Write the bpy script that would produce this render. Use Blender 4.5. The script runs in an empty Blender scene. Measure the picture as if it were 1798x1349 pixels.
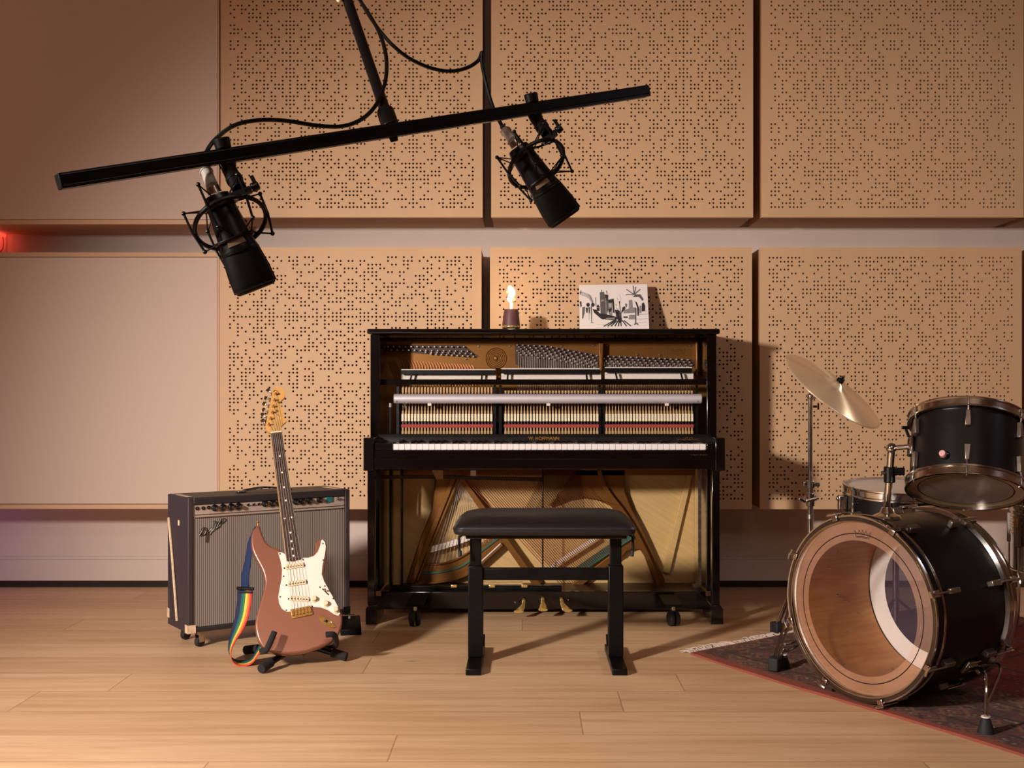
import bpy, bmesh, math, random
from mathutils import Vector, Matrix, noise as mnoise
random.seed(7)
PI = math.pi
scene = bpy.context.scene
COL = scene.collection
V = Vector

# ------------------------------------------------------------------ camera
FPX, CX, CY, CAMH = 2000.0, 925.0, 690.0, 0.905      # focal length and principal point of the 1798x1349 frame
cam_data = bpy.data.cameras.new('camera')
cam = bpy.data.objects.new('camera', cam_data)
COL.objects.link(cam)
cam.location = (0, 0, CAMH)
cam.rotation_euler = (PI / 2, 0, 0)
cam_data.sensor_width = 36.0
cam_data.lens = FPX / 1798 * 36
cam_data.shift_x = -(CX - 899) / 1798
cam_data.shift_y = (CY - 674.5) / 1798
cam_data.clip_start = 0.05
scene.camera = cam

def at(px, py, d):
    """the point that stands at distance d behind a pixel of the photograph"""
    return V(((px - CX) * d / FPX, d, CAMH - (py - CY) * d / FPX))
def on_floor(px, py, z=0.0):
    return at(px, py, (CAMH - z) * FPX / (py - CY))
def on_plane(px, py, o, n):
    r = V(((px - CX) / FPX, 1.0, -(py - CY) / FPX)); c = V((0, 0, CAMH))
    return c + r * ((o - c).dot(n) / r.dot(n))

# ------------------------------------------------------------------ materials
def lin(c):
    f = lambda v: v / 12.92 if v <= 0.04045 else ((v + 0.055) / 1.055) ** 2.4
    return tuple(f(x / 255.0) for x in c[:3]) + (1.0,)
class NT:
    def __init__(s, name):
        s.m = bpy.data.materials.new(name); s.m.use_nodes = True
        s.t = s.m.node_tree; s.t.nodes.clear()
        s.out = s.t.nodes.new('ShaderNodeOutputMaterial')
    def n(s, typ, **kw):
        nd = s.t.nodes.new(typ)
        for k, v in kw.items():
            if k.startswith('i_'):
                key = k[2:]
                nd.inputs[int(key) if key.isdigit() else key.replace('_', ' ')].default_value = v
            else: setattr(nd, k, v)
        return nd
    def l(s, a, b): s.t.links.new(a, b)
    def math(s, op, a, b=None, c=None):
        nd = s.n('ShaderNodeMath', operation=op)
        for i, v in enumerate((a, b, c)):
            if v is None: continue
            if hasattr(v, 'links'): s.l(v, nd.inputs[i])
            else: nd.inputs[i].default_value = v
        return nd.outputs[0]
    def mix(s, f, a, b, blend='MIX'):
        nd = s.n('ShaderNodeMix', data_type='RGBA', blend_type=blend)
        for i, v in ((0, f), (6, a), (7, b)):
            if hasattr(v, 'links'): s.l(v, nd.inputs[i])
            else: nd.inputs[i].default_value = v
        return nd.outputs[2]
    def noise(s, vec, scale, detail=3.0, rough=0.55):
        nd = s.n('ShaderNodeTexNoise'); nd.inputs['Scale'].default_value = scale
        nd.inputs['Detail'].default_value = detail; nd.inputs['Roughness'].default_value = rough
        if vec is not None: s.l(vec, nd.inputs['Vector'])
        return nd.outputs[0]
    def ramp(s, fac, stops):
        nd = s.n('ShaderNodeValToRGB'); s.l(fac, nd.inputs[0])
        el = nd.color_ramp.elements
        while len(el) < len(stops): el.new(0.5)
        for e, (p, c) in zip(el, stops): e.position = p; e.color = c
        return nd.outputs[0]
    def coord(s, scale=(1, 1, 1), kind='Object'):
        tc = s.n('ShaderNodeTexCoord'); mp = s.n('ShaderNodeMapping')
        mp.inputs['Scale'].default_value = scale
        s.l(tc.outputs[kind], mp.inputs[0]); return mp.outputs[0]
    def bsdf(s, color, rough=0.5, metal=0.0, **kw):
        b = s.n('ShaderNodeBsdfPrincipled')
        for k, v in (('Base Color', color), ('Roughness', rough), ('Metallic', metal)):
            if hasattr(v, 'links'): s.l(v, b.inputs[k])
            else: b.inputs[k].default_value = v
        for k, v in kw.items():
            key = k.replace('_', ' ')
            if hasattr(v, 'links'): s.l(v, b.inputs[key])
            else: b.inputs[key].default_value = v
        s.l(b.outputs[0], s.out.inputs[0]); return b
    def bump(s, b, h, strength=0.3, dist=0.002):
        bp = s.n('ShaderNodeBump'); bp.inputs['Strength'].default_value = strength
        bp.inputs['Distance'].default_value = dist
        s.l(h, bp.inputs['Height']); s.l(bp.outputs[0], b.inputs['Normal'])

def mat(name, rgb, rough=0.5, metal=0.0, var=0.12, scale=30.0, stretch=(1, 1, 1), bump=0.0, rvar=0.1, **kw):
    t = NT(name); c = lin(rgb)
    vec = t.coord(stretch)
    nz = t.noise(vec, scale, 4.0)
    a = tuple(x * (1 - var) for x in c[:3]) + (1,); b2 = tuple(min(1, x * (1 + var)) for x in c[:3]) + (1,)
    col = t.ramp(nz, [(0.3, a), (0.7, b2)])
    r = t.math('MULTIPLY_ADD', nz, rvar * 2, rough - rvar)
    b = t.bsdf(col, r, metal, **kw)
    if bump: t.bump(b, nz, bump)
    return t.m

M = {}
M['plaster'] = mat('wall_paint', (214, 196, 186), 0.85, var=0.03, scale=6, bump=0.05)
M['skirting'] = mat('skirting_paint', (212, 194, 184), 0.6, var=0.02, scale=6)
M['gap'] = mat('floor_gap_shade', (40, 29, 24), 0.9)  # shade of the gap below the skirting, put into the colour
M['hoop_band'] = mat('dark_hoop_inlay', (84, 70, 60), 0.25, metal=0.75, var=0.15, scale=12)
M['room'] = mat('room_paint', (186, 164, 146), 0.9, var=0.03, scale=3)
M['hole'] = mat('hole_felt', (8, 6, 6), 0.95, var=0.1)
M['board'] = mat('panel_veneer', (207, 168, 130), 0.6, var=0.05, scale=5, stretch=(1, 1, 0.25), rvar=0.05)
M['board_edge'] = mat('panel_edge', (222, 184, 146), 0.6, var=0.05, scale=20)
M['panel_box'] = mat('panel_carcass', (190, 146, 104), 0.65, var=0.08, scale=7, stretch=(0.3, 1, 1))
M['cloth'] = mat('panel_fabric', (210, 186, 172), 0.92, var=0.035, scale=900, bump=0.08, rvar=0.02)
M['frame_wood'] = mat('panel_frame_wood', (206, 166, 132), 0.6, var=0.06, scale=12, stretch=(0.2, 1, 1))
M['black_gloss'] = mat('piano_lacquer', (11, 6, 6), 0.14, var=0.25, scale=3, rvar=0.05, Coat_Weight=0.4, Coat_Roughness=0.05)
M['black_satin'] = mat('black_satin', (8, 7, 8), 0.36, var=0.2, scale=15, Specular_IOR_Level=0.22)
M['black_metal'] = mat('black_metal', (8, 7, 8), 0.32, metal=0.2, var=0.2, scale=25)
M['black_matte'] = mat('black_matte', (5, 4, 4), 0.6, Specular_IOR_Level=0.15, var=0.25, scale=60)
M['rubber'] = mat('rubber', (26, 24, 26), 0.7, var=0.2, scale=50, bump=0.1)
M['foam'] = mat('foam_sleeve', (28, 26, 28), 0.9, var=0.25, scale=180, bump=0.3)
M['gold_plate'] = mat('cast_plate_bronze', (126, 84, 38), 0.42, metal=0.7, var=0.15, scale=260, bump=0.15, rvar=0.06)
M['brass'] = mat('brass', (238, 204, 130), 0.2, metal=0.75, var=0.1, scale=20)
M['gold_letter'] = mat('gilt_lettering', (190, 138, 70), 0.4, metal=0.6, var=0.1)
M['steel'] = mat('steel', (190, 186, 184), 0.26, metal=1.0, var=0.08, scale=40)
M['chrome'] = mat('chrome', (205, 200, 196), 0.13, metal=1.0, var=0.06, scale=14, rvar=0.05)
M['old_chrome'] = mat('worn_chrome', (192, 182, 172), 0.17, metal=1.0, var=0.2, scale=18)
M['alu'] = mat('satin_aluminium', (205, 198, 206), 0.5, metal=0.35, var=0.03, scale=12, stretch=(0.1, 1, 1))
M['copper'] = mat('copper_winding', (158, 94, 64), 0.38, metal=0.8, var=0.15, scale=60)
M['string'] = mat('plain_wire', (200, 190, 180), 0.3, metal=0.5, var=0.1, scale=60)
M['action_wood'] = mat('action_maple', (188, 152, 106), 0.55, var=0.12, scale=40)
M['butt'] = mat('pale_buckskin', (240, 226, 196), 0.8, var=0.06, scale=60)
M['red_felt'] = mat('red_felt', (166, 66, 60), 0.95, var=0.2, scale=200)
M['white_felt'] = mat('white_felt', (226, 214, 206), 0.95, var=0.05, scale=120)
M['green_felt'] = mat('green_felt', (62, 96, 84), 0.95, var=0.2, scale=200)
M['ivory'] = mat('key_ivory', (240, 232, 232), 0.25, var=0.02, scale=10)
M['pin_wood'] = mat('pin_block', (58, 34, 24), 0.6, var=0.25, scale=60)
M['dark_wood'] = mat('dark_stained_wood', (46, 20, 14), 0.35, var=0.3, scale=16, stretch=(1, 1, 0.2))
M['leather'] = mat('bench_leather', (22, 18, 21), 0.45, var=0.12, scale=220, bump=0.12, rvar=0.05)
M['tolex'] = mat('amp_vinyl', (52, 42, 46), 0.6, var=0.22, scale=320, bump=0.35)
M['tolex_top'] = mat('amp_vinyl_top', (40, 34, 36), 0.5, var=0.22, scale=320, bump=0.3)
M['scuff'] = mat('scuffed_wood', (206, 178, 146), 0.8, var=0.2, scale=70)
M['amp_panel'] = mat('control_plate', (196, 178, 166), 0.28, metal=0.35, var=0.06, scale=12)
M['knob'] = mat('knob_plastic', (12, 12, 13), 0.2, var=0.1)
M['jewel'] = mat('teal_jewel', (40, 110, 116), 0.2, var=0.2)
M['copper_paint'] = mat('metallic_copper_paint', (147, 95, 75), 0.30, metal=0.4, var=0.05, scale=400, rvar=0.03, Coat_Weight=0.5, Coat_Roughness=0.08)
M['parchment'] = mat('pickguard_parchment', (232, 222, 212), 0.35, var=0.02, scale=10)
M['cream'] = mat('cream_plastic', (228, 208, 172), 0.4, var=0.05, scale=20)
M['maple'] = mat('aged_maple', (200, 150, 86), 0.35, var=0.14, scale=14, stretch=(3, 3, 0.4), rvar=0.04)
M['rosewood'] = mat('rosewood', (58, 36, 32), 0.5, var=0.3, scale=40, stretch=(3, 3, 0.3))
M['pearl'] = mat('clay_dot', (230, 222, 206), 0.4, var=0.05)
M['gold_hw'] = mat('aged_gold_hardware', (180, 138, 76), 0.35, metal=0.9, var=0.3, scale=120)
M['screw'] = mat('dark_screw', (44, 36, 32), 0.4, metal=0.5)
M['drum_black'] = mat('drum_wrap_black', (9, 7, 8), 0.36, var=0.12, scale=14, rvar=0.04, Specular_IOR_Level=0.35)
M['lug'] = mat('cast_lug', (138, 126, 116), 0.34, metal=0.8, var=0.15, scale=30)
M['pin_steel'] = mat('tuning_pin_steel', (206, 198, 190), 0.3, metal=0.5, var=0.1, scale=60)
M['fall_black'] = mat('fallboard_lacquer', (10, 6, 6), 0.42, var=0.2, Specular_IOR_Level=0.25)
M['cymbal'] = None
M['badge_tan'] = mat('badge_enamel', (128, 104, 80), 0.5, metal=0.2, var=0.1)
M['wine'] = mat('burgundy_ceramic', (104, 62, 64), 0.5, var=0.1, scale=50)
M['canvas'] = mat('primed_canvas', (232, 222, 220), 0.8, var=0.02, scale=300, bump=0.05)
M['canvas_edge'] = mat('raw_canvas_edge', (226, 208, 168), 0.85, var=0.04, scale=60)
for i, g in enumerate((44, 92, 138, 182)):
    M['ink%d' % i] = mat('ink_wash_%d' % i, (g, g - 6, g - 4), 0.85, var=0.25, scale=120)
M['ink_line'] = mat('ink_line', (58, 50, 52), 0.85)
M['pink_cap'] = mat('pink_plastic', (214, 160, 160), 0.5, var=0.05)
M['fringe'] = mat('wool_fringe', (196, 178, 166), 0.95, var=0.12, scale=60)
M['red_plastic'] = mat('red_plastic', (150, 24, 26), 0.5)
for nm, c in (('navy', (26, 30, 62)), ('teal', (20, 84, 92)), ('sgreen', (40, 110, 64)), ('syellow', (226, 190, 70)), ('sorange', (226, 122, 56)), ('sred', (196, 54, 44)), ('sblue', (14, 34, 76))):
    M[nm] = mat('webbing_' + nm, c, 0.85, var=0.12, scale=400, bump=0.15)

def mat_floor():
    t = NT('oak_planks'); tc = t.n('ShaderNodeTexCoord'); sep = t.n('ShaderNodeSeparateXYZ'); t.l(tc.outputs['Object'], sep.inputs[0])
    x, y = sep.outputs[0], sep.outputs[1]
    pw = 0.22
    yy = t.math('DIVIDE', t.math('ADD', y, 20 * pw - 2.907), pw)
    row = t.math('FLOOR', yy); fy = t.math('FRACT', yy)
    wn = t.n('ShaderNodeTexWhiteNoise', noise_dimensions='1D'); t.l(row, wn.inputs['W'])
    xx = t.math('DIVIDE', t.math('ADD', x, t.math('MULTIPLY', wn.outputs[0], 7.0)), 1.75)
    colm = t.math('FLOOR', xx); fx = t.math('FRACT', xx)
    pid = t.math('ADD', t.math('MULTIPLY', row, 13.37), t.math('MULTIPLY', colm, 5.13))
    wn2 = t.n('ShaderNodeTexWhiteNoise', noise_dimensions='1D'); t.l(pid, wn2.inputs['W'])
    comb = t.n('ShaderNodeCombineXYZ'); t.l(t.math('MULTIPLY', x, 1.0), comb.inputs[0]); t.l(t.math('MULTIPLY', y, 14.0), comb.inputs[1]); t.l(pid, comb.inputs[2])
    g1 = t.noise(comb.outputs[0], 1.7, 6.0, 0.62)
    comb2 = t.n('ShaderNodeCombineXYZ'); t.l(t.math('MULTIPLY', x, 6.0), comb2.inputs[0]); t.l(t.math('MULTIPLY', y, 150.0), comb2.inputs[1]); t.l(pid, comb2.inputs[2])
    g2 = t.noise(comb2.outputs[0], 1.5, 3.0, 0.6)
    base = t.ramp(g1, [(0.25, lin((196, 156, 116))), (0.5, lin((220, 182, 142))), (0.8, lin((234, 200, 162)))])
    tone = t.mix(t.math('MULTIPLY_ADD', wn2.outputs[0], 0.34, -0.02), base, lin((180, 136, 94)))
    c2 = t.mix(t.math('MULTIPLY', t.math('SUBTRACT', 0.62, g2), 0.5), tone, lin((150, 108, 70)))
    # knots
    vm = t.n('ShaderNodeTexVoronoi', feature='F1'); vm.inputs['Scale'].default_value = 1.35
    comb3 = t.n('ShaderNodeCombineXYZ'); t.l(x, comb3.inputs[0]); t.l(t.math('MULTIPLY', y, 2.0), comb3.inputs[1]); t.l(t.math('MULTIPLY', pid, 0.01), comb3.inputs[2])
    t.l(comb3.outputs[0], vm.inputs['Vector'])
    kn = t.math('ADD', vm.outputs['Distance'], t.math('MULTIPLY', g2, 0.03))
    kmask = t.n('ShaderNodeMapRange', i_1=0.042, i_2=0.07, i_3=0.75, i_4=0.0); t.l(kn, kmask.inputs[0])
    c3 = t.mix(kmask.outputs[0], c2, lin((92, 64, 48)))
    # joints
    ey = t.math('MULTIPLY', t.math('MINIMUM', fy, t.math('SUBTRACT', 1.0, fy)), pw)
    ex = t.math('MULTIPLY', t.math('MINIMUM', fx, t.math('SUBTRACT', 1.0, fx)), 1.75)
    e = t.math('MINIMUM', ey, ex)
    jm = t.n('ShaderNodeMapRange', i_1=0.0008, i_2=0.0028, i_3=0.62, i_4=0.0); t.l(e, jm.inputs[0])
    c4 = t.mix(jm.outputs[0], c3, lin((140, 100, 66)))
    b = t.bsdf(c4, t.math('MULTIPLY_ADD', g1, 0.2, 0.36), 0.0)
    hgt = t.math('SUBTRACT', t.math('MULTIPLY', g2, 0.25), jm.outputs[0])
    t.bump(b, hgt, 0.25, 0.0015)
    return t.m
M['floor'] = mat_floor()

def mat_soundboard():
    t = NT('spruce_soundboard'); tc = t.n('ShaderNodeTexCoord'); mp = t.n('ShaderNodeMapping'); mq = t.n('ShaderNodeMapping')
    mp.inputs['Rotation'].default_value = (0, math.radians(-32), 0); mq.inputs['Scale'].default_value = (1, 1, 24)
    t.l(tc.outputs['Object'], mp.inputs[0]); t.l(mp.outputs[0], mq.inputs[0])
    g = t.noise(mq.outputs[0], 3.0, 4.0)
    t.bsdf(t.ramp(g, [(0.3, lin((192, 156, 100))), (0.7, lin((208, 174, 118)))]), 0.45)
    return t.m
M['spruce'] = mat_soundboard()

def mat_birch():
    t = NT('birch_ply'); vec = t.coord((1.5, 1.5, 9))
    g = t.noise(vec, 3.2, 5.0, 0.6)
    wv = t.n('ShaderNodeTexWave', wave_type='RINGS'); wv.inputs['Scale'].default_value = 2.2; wv.inputs['Distortion'].default_value = 9.0; wv.inputs['Detail'].default_value = 2.0
    t.l(vec, wv.inputs['Vector'])
    c = t.ramp(g, [(0.25, lin((172, 104, 46))), (0.75, lin((212, 150, 84)))])
    c = t.mix(t.math('MULTIPLY', wv.outputs[1], 0.22), c, lin((150, 86, 38)))
    t.bsdf(c, 0.42)
    return t.m
M['birch'] = mat_birch()

def mat_film(name, rgb, opac, rough=0.15, gloss=0.08):
    t = NT(name)
    tr = t.n('ShaderNodeBsdfTransparent'); df = t.n('ShaderNodeBsdfPrincipled')
    vec = t.coord(); nz = t.noise(vec, 9.0, 4.0)
    c = lin(rgb); t.l(t.ramp(nz, [(0.3, tuple(x * .85 for x in c[:3]) + (1,)), (0.7, c)]), df.inputs['Base Color'])
    df.inputs['Roughness'].default_value = rough
    mx = t.n('ShaderNodeMixShader'); t.l(t.math('MULTIPLY_ADD', nz, 0.2, opac - 0.1), mx.inputs[0])
    t.l(tr.outputs[0], mx.inputs[1]); t.l(df.outputs[0], mx.inputs[2])
    t.l(mx.outputs[0], t.out.inputs[0]); return t.m
M['head_ring'] = mat_film('frosted_head_ring', (200, 154, 126), 0.36, 0.4)
M['head_clear'] = mat_film('clear_head', (70, 64, 66), 0.12, 0.06)
M['head_back'] = mat_film('batter_head_reflection', (64, 54, 74), 0.78, 0.12)  # clear head; its dark purple reflection is put into the film colour
M['head_white'] = mat('white_muffling_ring', (232, 222, 216), 0.7, var=0.03)
M['tom_head'] = mat_film('clear_tom_head', (150, 132, 120), 0.86, 0.22)
M['collar_film'] = mat('head_collar_film', (150, 124, 94), 0.4, var=0.06)
M['snare_head'] = mat('coated_head', (200, 182, 172), 0.35, var=0.06, scale=20)

def mat_cymbal():
    t = NT('cymbal_bronze'); tc = t.n('ShaderNodeTexCoord'); uv = tc.outputs['UV']
    sep = t.n('ShaderNodeSeparateXYZ'); t.l(uv, sep.inputs[0])
    comb = t.n('ShaderNodeCombineXYZ'); t.l(t.math('MULTIPLY', sep.outputs[1], 60.0), comb.inputs[1])
    ring = t.noise(comb.outputs[0], 1.0, 3.0)
    nz = t.noise(t.coord(), 12.0, 4.0)
    c = t.mix(t.math('MULTIPLY', nz, 0.7), lin((242, 214, 178)), lin((222, 192, 154)))
    b = t.bsdf(c, t.math('MULTIPLY_ADD', nz, 0.08, 0.25), 0.5, Anisotropic=0.85, Anisotropic_Rotation=0.25)
    tn = t.n('ShaderNodeTangent', direction_type='UV_MAP'); t.l(tn.outputs[0], b.inputs['Tangent'])
    t.bump(b, ring, 0.12, 0.001)
    return t.m
M['cymbal'] = mat_cymbal()

def mat_grille():
    t = NT('silver_grille_cloth'); tc = t.n('ShaderNodeTexCoord'); sep = t.n('ShaderNodeSeparateXYZ'); t.l(tc.outputs['UV'], sep.inputs[0])
    u = t.math('FRACT', t.math('MULTIPLY', sep.outputs[0], 84.0)); v = t.math('FRACT', t.math('MULTIPLY', sep.outputs[1], 120.0))
    nz = t.noise(tc.outputs['UV'], 500.0, 2.0)
    stripe = t.math('GREATER_THAN', u, 0.62)
    weave = t.math('GREATER_THAN', v, 0.55)
    c = t.mix(t.math('MULTIPLY', weave, 0.25), lin((158, 146, 138)), lin((120, 108, 102)))
    c = t.mix(t.math('MULTIPLY', stripe, 0.85), c, lin((66, 56, 52)))
    c = t.mix(t.math('MULTIPLY', nz, 0.3), c, lin((104, 94, 90)))
    b = t.bsdf(c, 0.6, 0.1); t.bump(b, t.math('ADD', stripe, weave), -0.25, 0.001)
    return t.m
M['grille'] = mat_grille()

def mat_rug():
    t = NT('oriental_rug_wool'); tc = t.n('ShaderNodeTexCoord'); sep = t.n('ShaderNodeSeparateXYZ'); t.l(tc.outputs['UV'], sep.inputs[0])
    u, v = sep.outputs[0], sep.outputs[1]
    edge = t.math('MINIMUM', t.math('ADD', u, 0.03), v)
    vor = t.n('ShaderNodeTexVoronoi', feature='F1', distance='MANHATTAN'); vor.inputs['Scale'].default_value = 12.0; t.l(tc.outputs['UV'], vor.inputs['Vector'])
    vor2 = t.n('ShaderNodeTexVoronoi', feature='F1', distance='CHEBYCHEV'); vor2.inputs['Scale'].default_value = 30.0; t.l(tc.outputs['UV'], vor2.inputs['Vector'])
    pile = t.noise(tc.outputs['UV'], 160.0, 3.0)
    motif = t.ramp(vor.outputs['Distance'], [(0.0, lin((206, 178, 148))), (0.16, lin((58, 50, 52))), (0.30, lin((136, 80, 64))), (0.45, lin((54, 44, 44))), (0.62, lin((142, 104, 84))), (0.8, lin((74, 52, 48)))])
    small = t.ramp(vor2.outputs['Distance'], [(0.0, lin((210, 184, 154))), (0.26, lin((56, 48, 50))), (0.5, lin((132, 76, 62))), (0.8, lin((64, 50, 50)))])
    field = t.mix(0.45, motif, small)
    field = t.mix(t.math('GREATER_THAN', edge, 0.47), field, t.mix(0.35, lin((134, 30, 36)), small))
    line = t.math('MULTIPLY', t.math('GREATER_THAN', t.math('FRACT', t.math('MULTIPLY', edge, 8.0)), 0.88), 0.6)
    field = t.mix(line, field, lin((44, 38, 40)))
    rim = t.n('ShaderNodeMapRange', i_1=0.035, i_2=0.042, i_3=1.0, i_4=0.0); t.l(edge, rim.inputs[0])
    c = t.mix(rim.outputs[0], field, lin((146, 72, 56)))
    c = t.mix(t.math('MULTIPLY', pile, 0.3), c, t.mix(0.5, c, lin((40, 28, 26))))
    b = t.bsdf(c, 0.95); t.bump(b, pile, 0.6, 0.003)
    return t.m
M['rug'] = mat_rug()

def mat_emit(name, rgb, strength, gas=False):
    t = NT(name); nz = t.noise(t.coord(), 40.0, 2.0); c = lin(rgb)
    e = t.n('ShaderNodeEmission'); e.inputs['Strength'].default_value = strength
    t.l(t.ramp(nz, [(0.2, tuple(x * .8 for x in c[:3]) + (1,)), (0.8, c)]), e.inputs[0])
    if gas:                                     # a flame glows but blocks no light
        ad = t.n('ShaderNodeAddShader'); tr = t.n('ShaderNodeBsdfTransparent'); t.l(e.outputs[0], ad.inputs[0]); t.l(tr.outputs[0], ad.inputs[1]); t.l(ad.outputs[0], t.out.inputs[0])
    else: t.l(e.outputs[0], t.out.inputs[0])
    return t.m
M['flame'] = mat_emit('flame', (255, 214, 150), 3.0, True)
M['flame_tip'] = mat_emit('flame_outer', (255, 190, 110), .7, True)
M['led'] = mat_emit('red_led', (255, 60, 40), 2.5)

# ------------------------------------------------------------------ mesh helpers
def ortho(n, hint=V((0, 0, 1))):
    n = n.normalized()
    if abs(n.dot(hint)) > 0.95: hint = V((1, 0, 0))
    a = hint.cross(n).normalized(); return a, n.cross(a), n
class MB:
    """collects shapes in world coordinates; build() links them as ONE mesh object"""
    def __init__(s): s.bm = bmesh.new(); s.cur = 0; s.mats = []; s.uv = None
    def use(s, m):
        if m not in s.mats: s.mats.append(m)
        s.cur = s.mats.index(m); return s
    def face(s, vs):
        try: f = s.bm.faces.new(vs)
        except ValueError: return None
        f.material_index = s.cur; return f
    def poly(s, pts): return s.face([s.bm.verts.new(p) for p in pts])
    def box(s, lo, hi):
        lo, hi = [min(a, b) for a, b in zip(lo, hi)], [max(a, b) for a, b in zip(lo, hi)]
        return s.obox(V(lo), V((hi[0] - lo[0], 0, 0)), V((0, hi[1] - lo[1], 0)), V((0, 0, hi[2] - lo[2])))
    def obox(s, o, a, b, c):
        v = [s.bm.verts.new(o + a * i + b * j + c * k) for i in (0, 1) for j in (0, 1) for k in (0, 1)]
        for q in ((0, 1, 3, 2), (4, 6, 7, 5), (0, 4, 5, 1), (2, 3, 7, 6), (0, 2, 6, 4), (1, 5, 7, 3)): s.face([v[i] for i in q])
        return s
    def cbox(s, c, a, b, cc): return s.obox(c - a / 2 - b / 2 - cc / 2, a, b, cc)
    def prism(s, pts, off):
        """polygon pts (coplanar) extruded by the vector off"""
        A = [s.bm.verts.new(p) for p in pts]; B = [s.bm.verts.new(V(p) + off) for p in pts]
        f1 = s.face(A); f2 = s.face(list(reversed(B)))
        for i in range(len(A)):
            j = (i + 1) % len(A); s.face([A[j], A[i], B[i], B[j]])
        for f in (f1, f2):
            if f: f.normal_update()
        bmesh.ops.triangulate(s.bm, faces=[f for f in (f1, f2) if f and len(f.verts) > 4], ngon_method='EAR_CLIP')
        return s
    def ring(s, c, a, b, r, n): return [s.bm.verts.new(c + (a * math.cos(2 * PI * i / n) + b * math.sin(2 * PI * i / n)) * r) for i in range(n)]
    def bridge(s, R1, R2):
        n = len(R1)
        for i in range(n): s.face([R1[i], R1[(i + 1) % n], R2[(i + 1) % n], R2[i]])
    def cyl(s, p0, p1, r0, r1=None, n=16, caps=True):
        p0, p1 = V(p0), V(p1); r1 = r0 if r1 is None else r1
        a, b, _ = ortho(p1 - p0)
        R1 = s.ring(p0, a, b, r0, n); R2 = s.ring(p1, a, b, r1, n); s.bridge(R1, R2)
        if caps: s.face(list(reversed(R1))); s.face(R2)
        return s
    def tube(s, pts, r, n=10, closed=False):
        pts = [V(p) for p in pts]; N = len(pts); rs = r if isinstance(r, (list, tuple)) else [r] * N
        prev = None; rings = []
        for i, p in enumerate(pts):
            if closed: t = pts[(i + 1) % N] - pts[i - 1]
            else: t = pts[min(i + 1, N - 1)] - pts[max(i - 1, 0)]
            t.normalize()
            if prev is None: a, b, _ = ortho(t)
            else:
                a = (prev - t * prev.dot(t)); a = a.normalized() if a.length > 1e-6 else ortho(t)[0]; b = t.cross(a)
            prev = a; rings.append(s.ring(p, a, b, rs[i], n))
        for i in range(N - 1): s.bridge(rings[i], rings[i + 1])
        if closed:
            best = min(range(n), key=lambda k: (rings[0][k].co - rings[-1][0].co).length)
            s.bridge(rings[-1], rings[0][best:] + rings[0][:best])
        else: s.face(list(reversed(rings[0]))); s.face(rings[-1])
        return s
    def lathe(s, prof, c, axis, n=48, closed=False):
        a, b, ax = ortho(V(axis)); rings = []
        for r, h in prof: rings.append(s.ring(V(c) + ax * h, a, b, max(r, 1e-5), n))
        for i in range(len(rings) - 1): s.bridge(rings[i], rings[i + 1])
        if closed: s.bridge(rings[-1], rings[0])
        else:
            if prof[0][0] > 1e-4 and prof[0][0] < 0: pass
        return s
    def sphere(s, c, r, n=16, sc=(1, 1, 1)):
        m = Matrix.Translation(V(c)) @ Matrix.Diagonal((r * sc[0], r * sc[1], r * sc[2], 1))
        g = bmesh.ops.create_uvsphere(s.bm, u_segments=n, v_segments=max(6, n // 2), radius=1.0, matrix=m)
        for vv in g['verts']:
            for f in vv.link_faces: f.material_index = s.cur
        return s
    def ribbon(s, L, R, off=None):
        A = [s.bm.verts.new(p) for p in L]; B = [s.bm.verts.new(p) for p in R]
        for i in range(len(A) - 1): s.face([A[i], B[i], B[i + 1], A[i + 1]])
        return s
    def build(s, name, m=None, parent=None, bevel=0.0, segs=2, smooth=35, merge=False, uvfun=None, sub=0, solid=0.0):
        if m is not None and not s.mats: s.mats = [m]
        bm = s.bm
        if merge: bmesh.ops.remove_doubles(bm, verts=bm.verts[:], dist=1e-6)
        bmesh.ops.recalc_face_normals(bm, faces=bm.faces[:])
        lo = V([min(v.co[i] for v in bm.verts) for i in range(3)]); hi = V([max(v.co[i] for v in bm.verts) for i in range(3)])
        c = (lo + hi) / 2
        if uvfun:
            uvl = bm.loops.layers.uv.new('UVMap')
            for f in bm.faces:
                for lp in f.loops: lp[uvl].uv = uvfun(lp.vert.co)
        for v in bm.verts: v.co -= c
        me = bpy.data.meshes.new(name); bm.to_mesh(me); bm.free()
        for mm in s.mats: me.materials.append(mm)
        if smooth:
            for p in me.polygons: p.use_smooth = True
            me.set_sharp_from_angle(angle=math.radians(smooth))
        o = bpy.data.objects.new(name, me); COL.objects.link(o)
        o['_w'] = c; attach(o, parent, c)
        if bevel:
            b = o.modifiers.new('bevel', 'BEVEL'); b.width = bevel; b.segments = segs; b.limit_method = 'ANGLE'; b.angle_limit = math.radians(40); b.harden_normals = False
        if solid:
            sd = o.modifiers.new('solid', 'SOLIDIFY'); sd.thickness = solid; sd.offset = 0
        if sub:
            sb = o.modifiers.new('sub', 'SUBSURF'); sb.levels = sub; sb.render_levels = sub
        return o
WLOC = {}
def attach(o, parent, c):
    """o sits at world point c; nothing here is rotated, so a parent only shifts the origin"""
    WLOC[o.name] = V(c)
    if '_w' in o: del o['_w']
    if parent is not None:
        o.parent = parent; o.location = V(c) - WLOC[parent.name]
    else: o.location = V(c)
def tag(o, label=None, cat=None, group=None, kind=None):
    if label: o['label'] = label
    if cat: o['category'] = cat
    if group: o['group'] = group
    if kind: o['kind'] = kind
    return o
def thing(name, loc, label, cat, group=None):
    o = bpy.data.objects.new(name, None); COL.objects.link(o); o.empty_display_size = 0.1
    attach(o, None, V(loc)); return tag(o, label, cat, group)
def copy_part(o, parent, delta):
    c = o.copy(); COL.objects.link(c); attach(c, parent, WLOC[o.name] + V(delta)); return c
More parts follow.
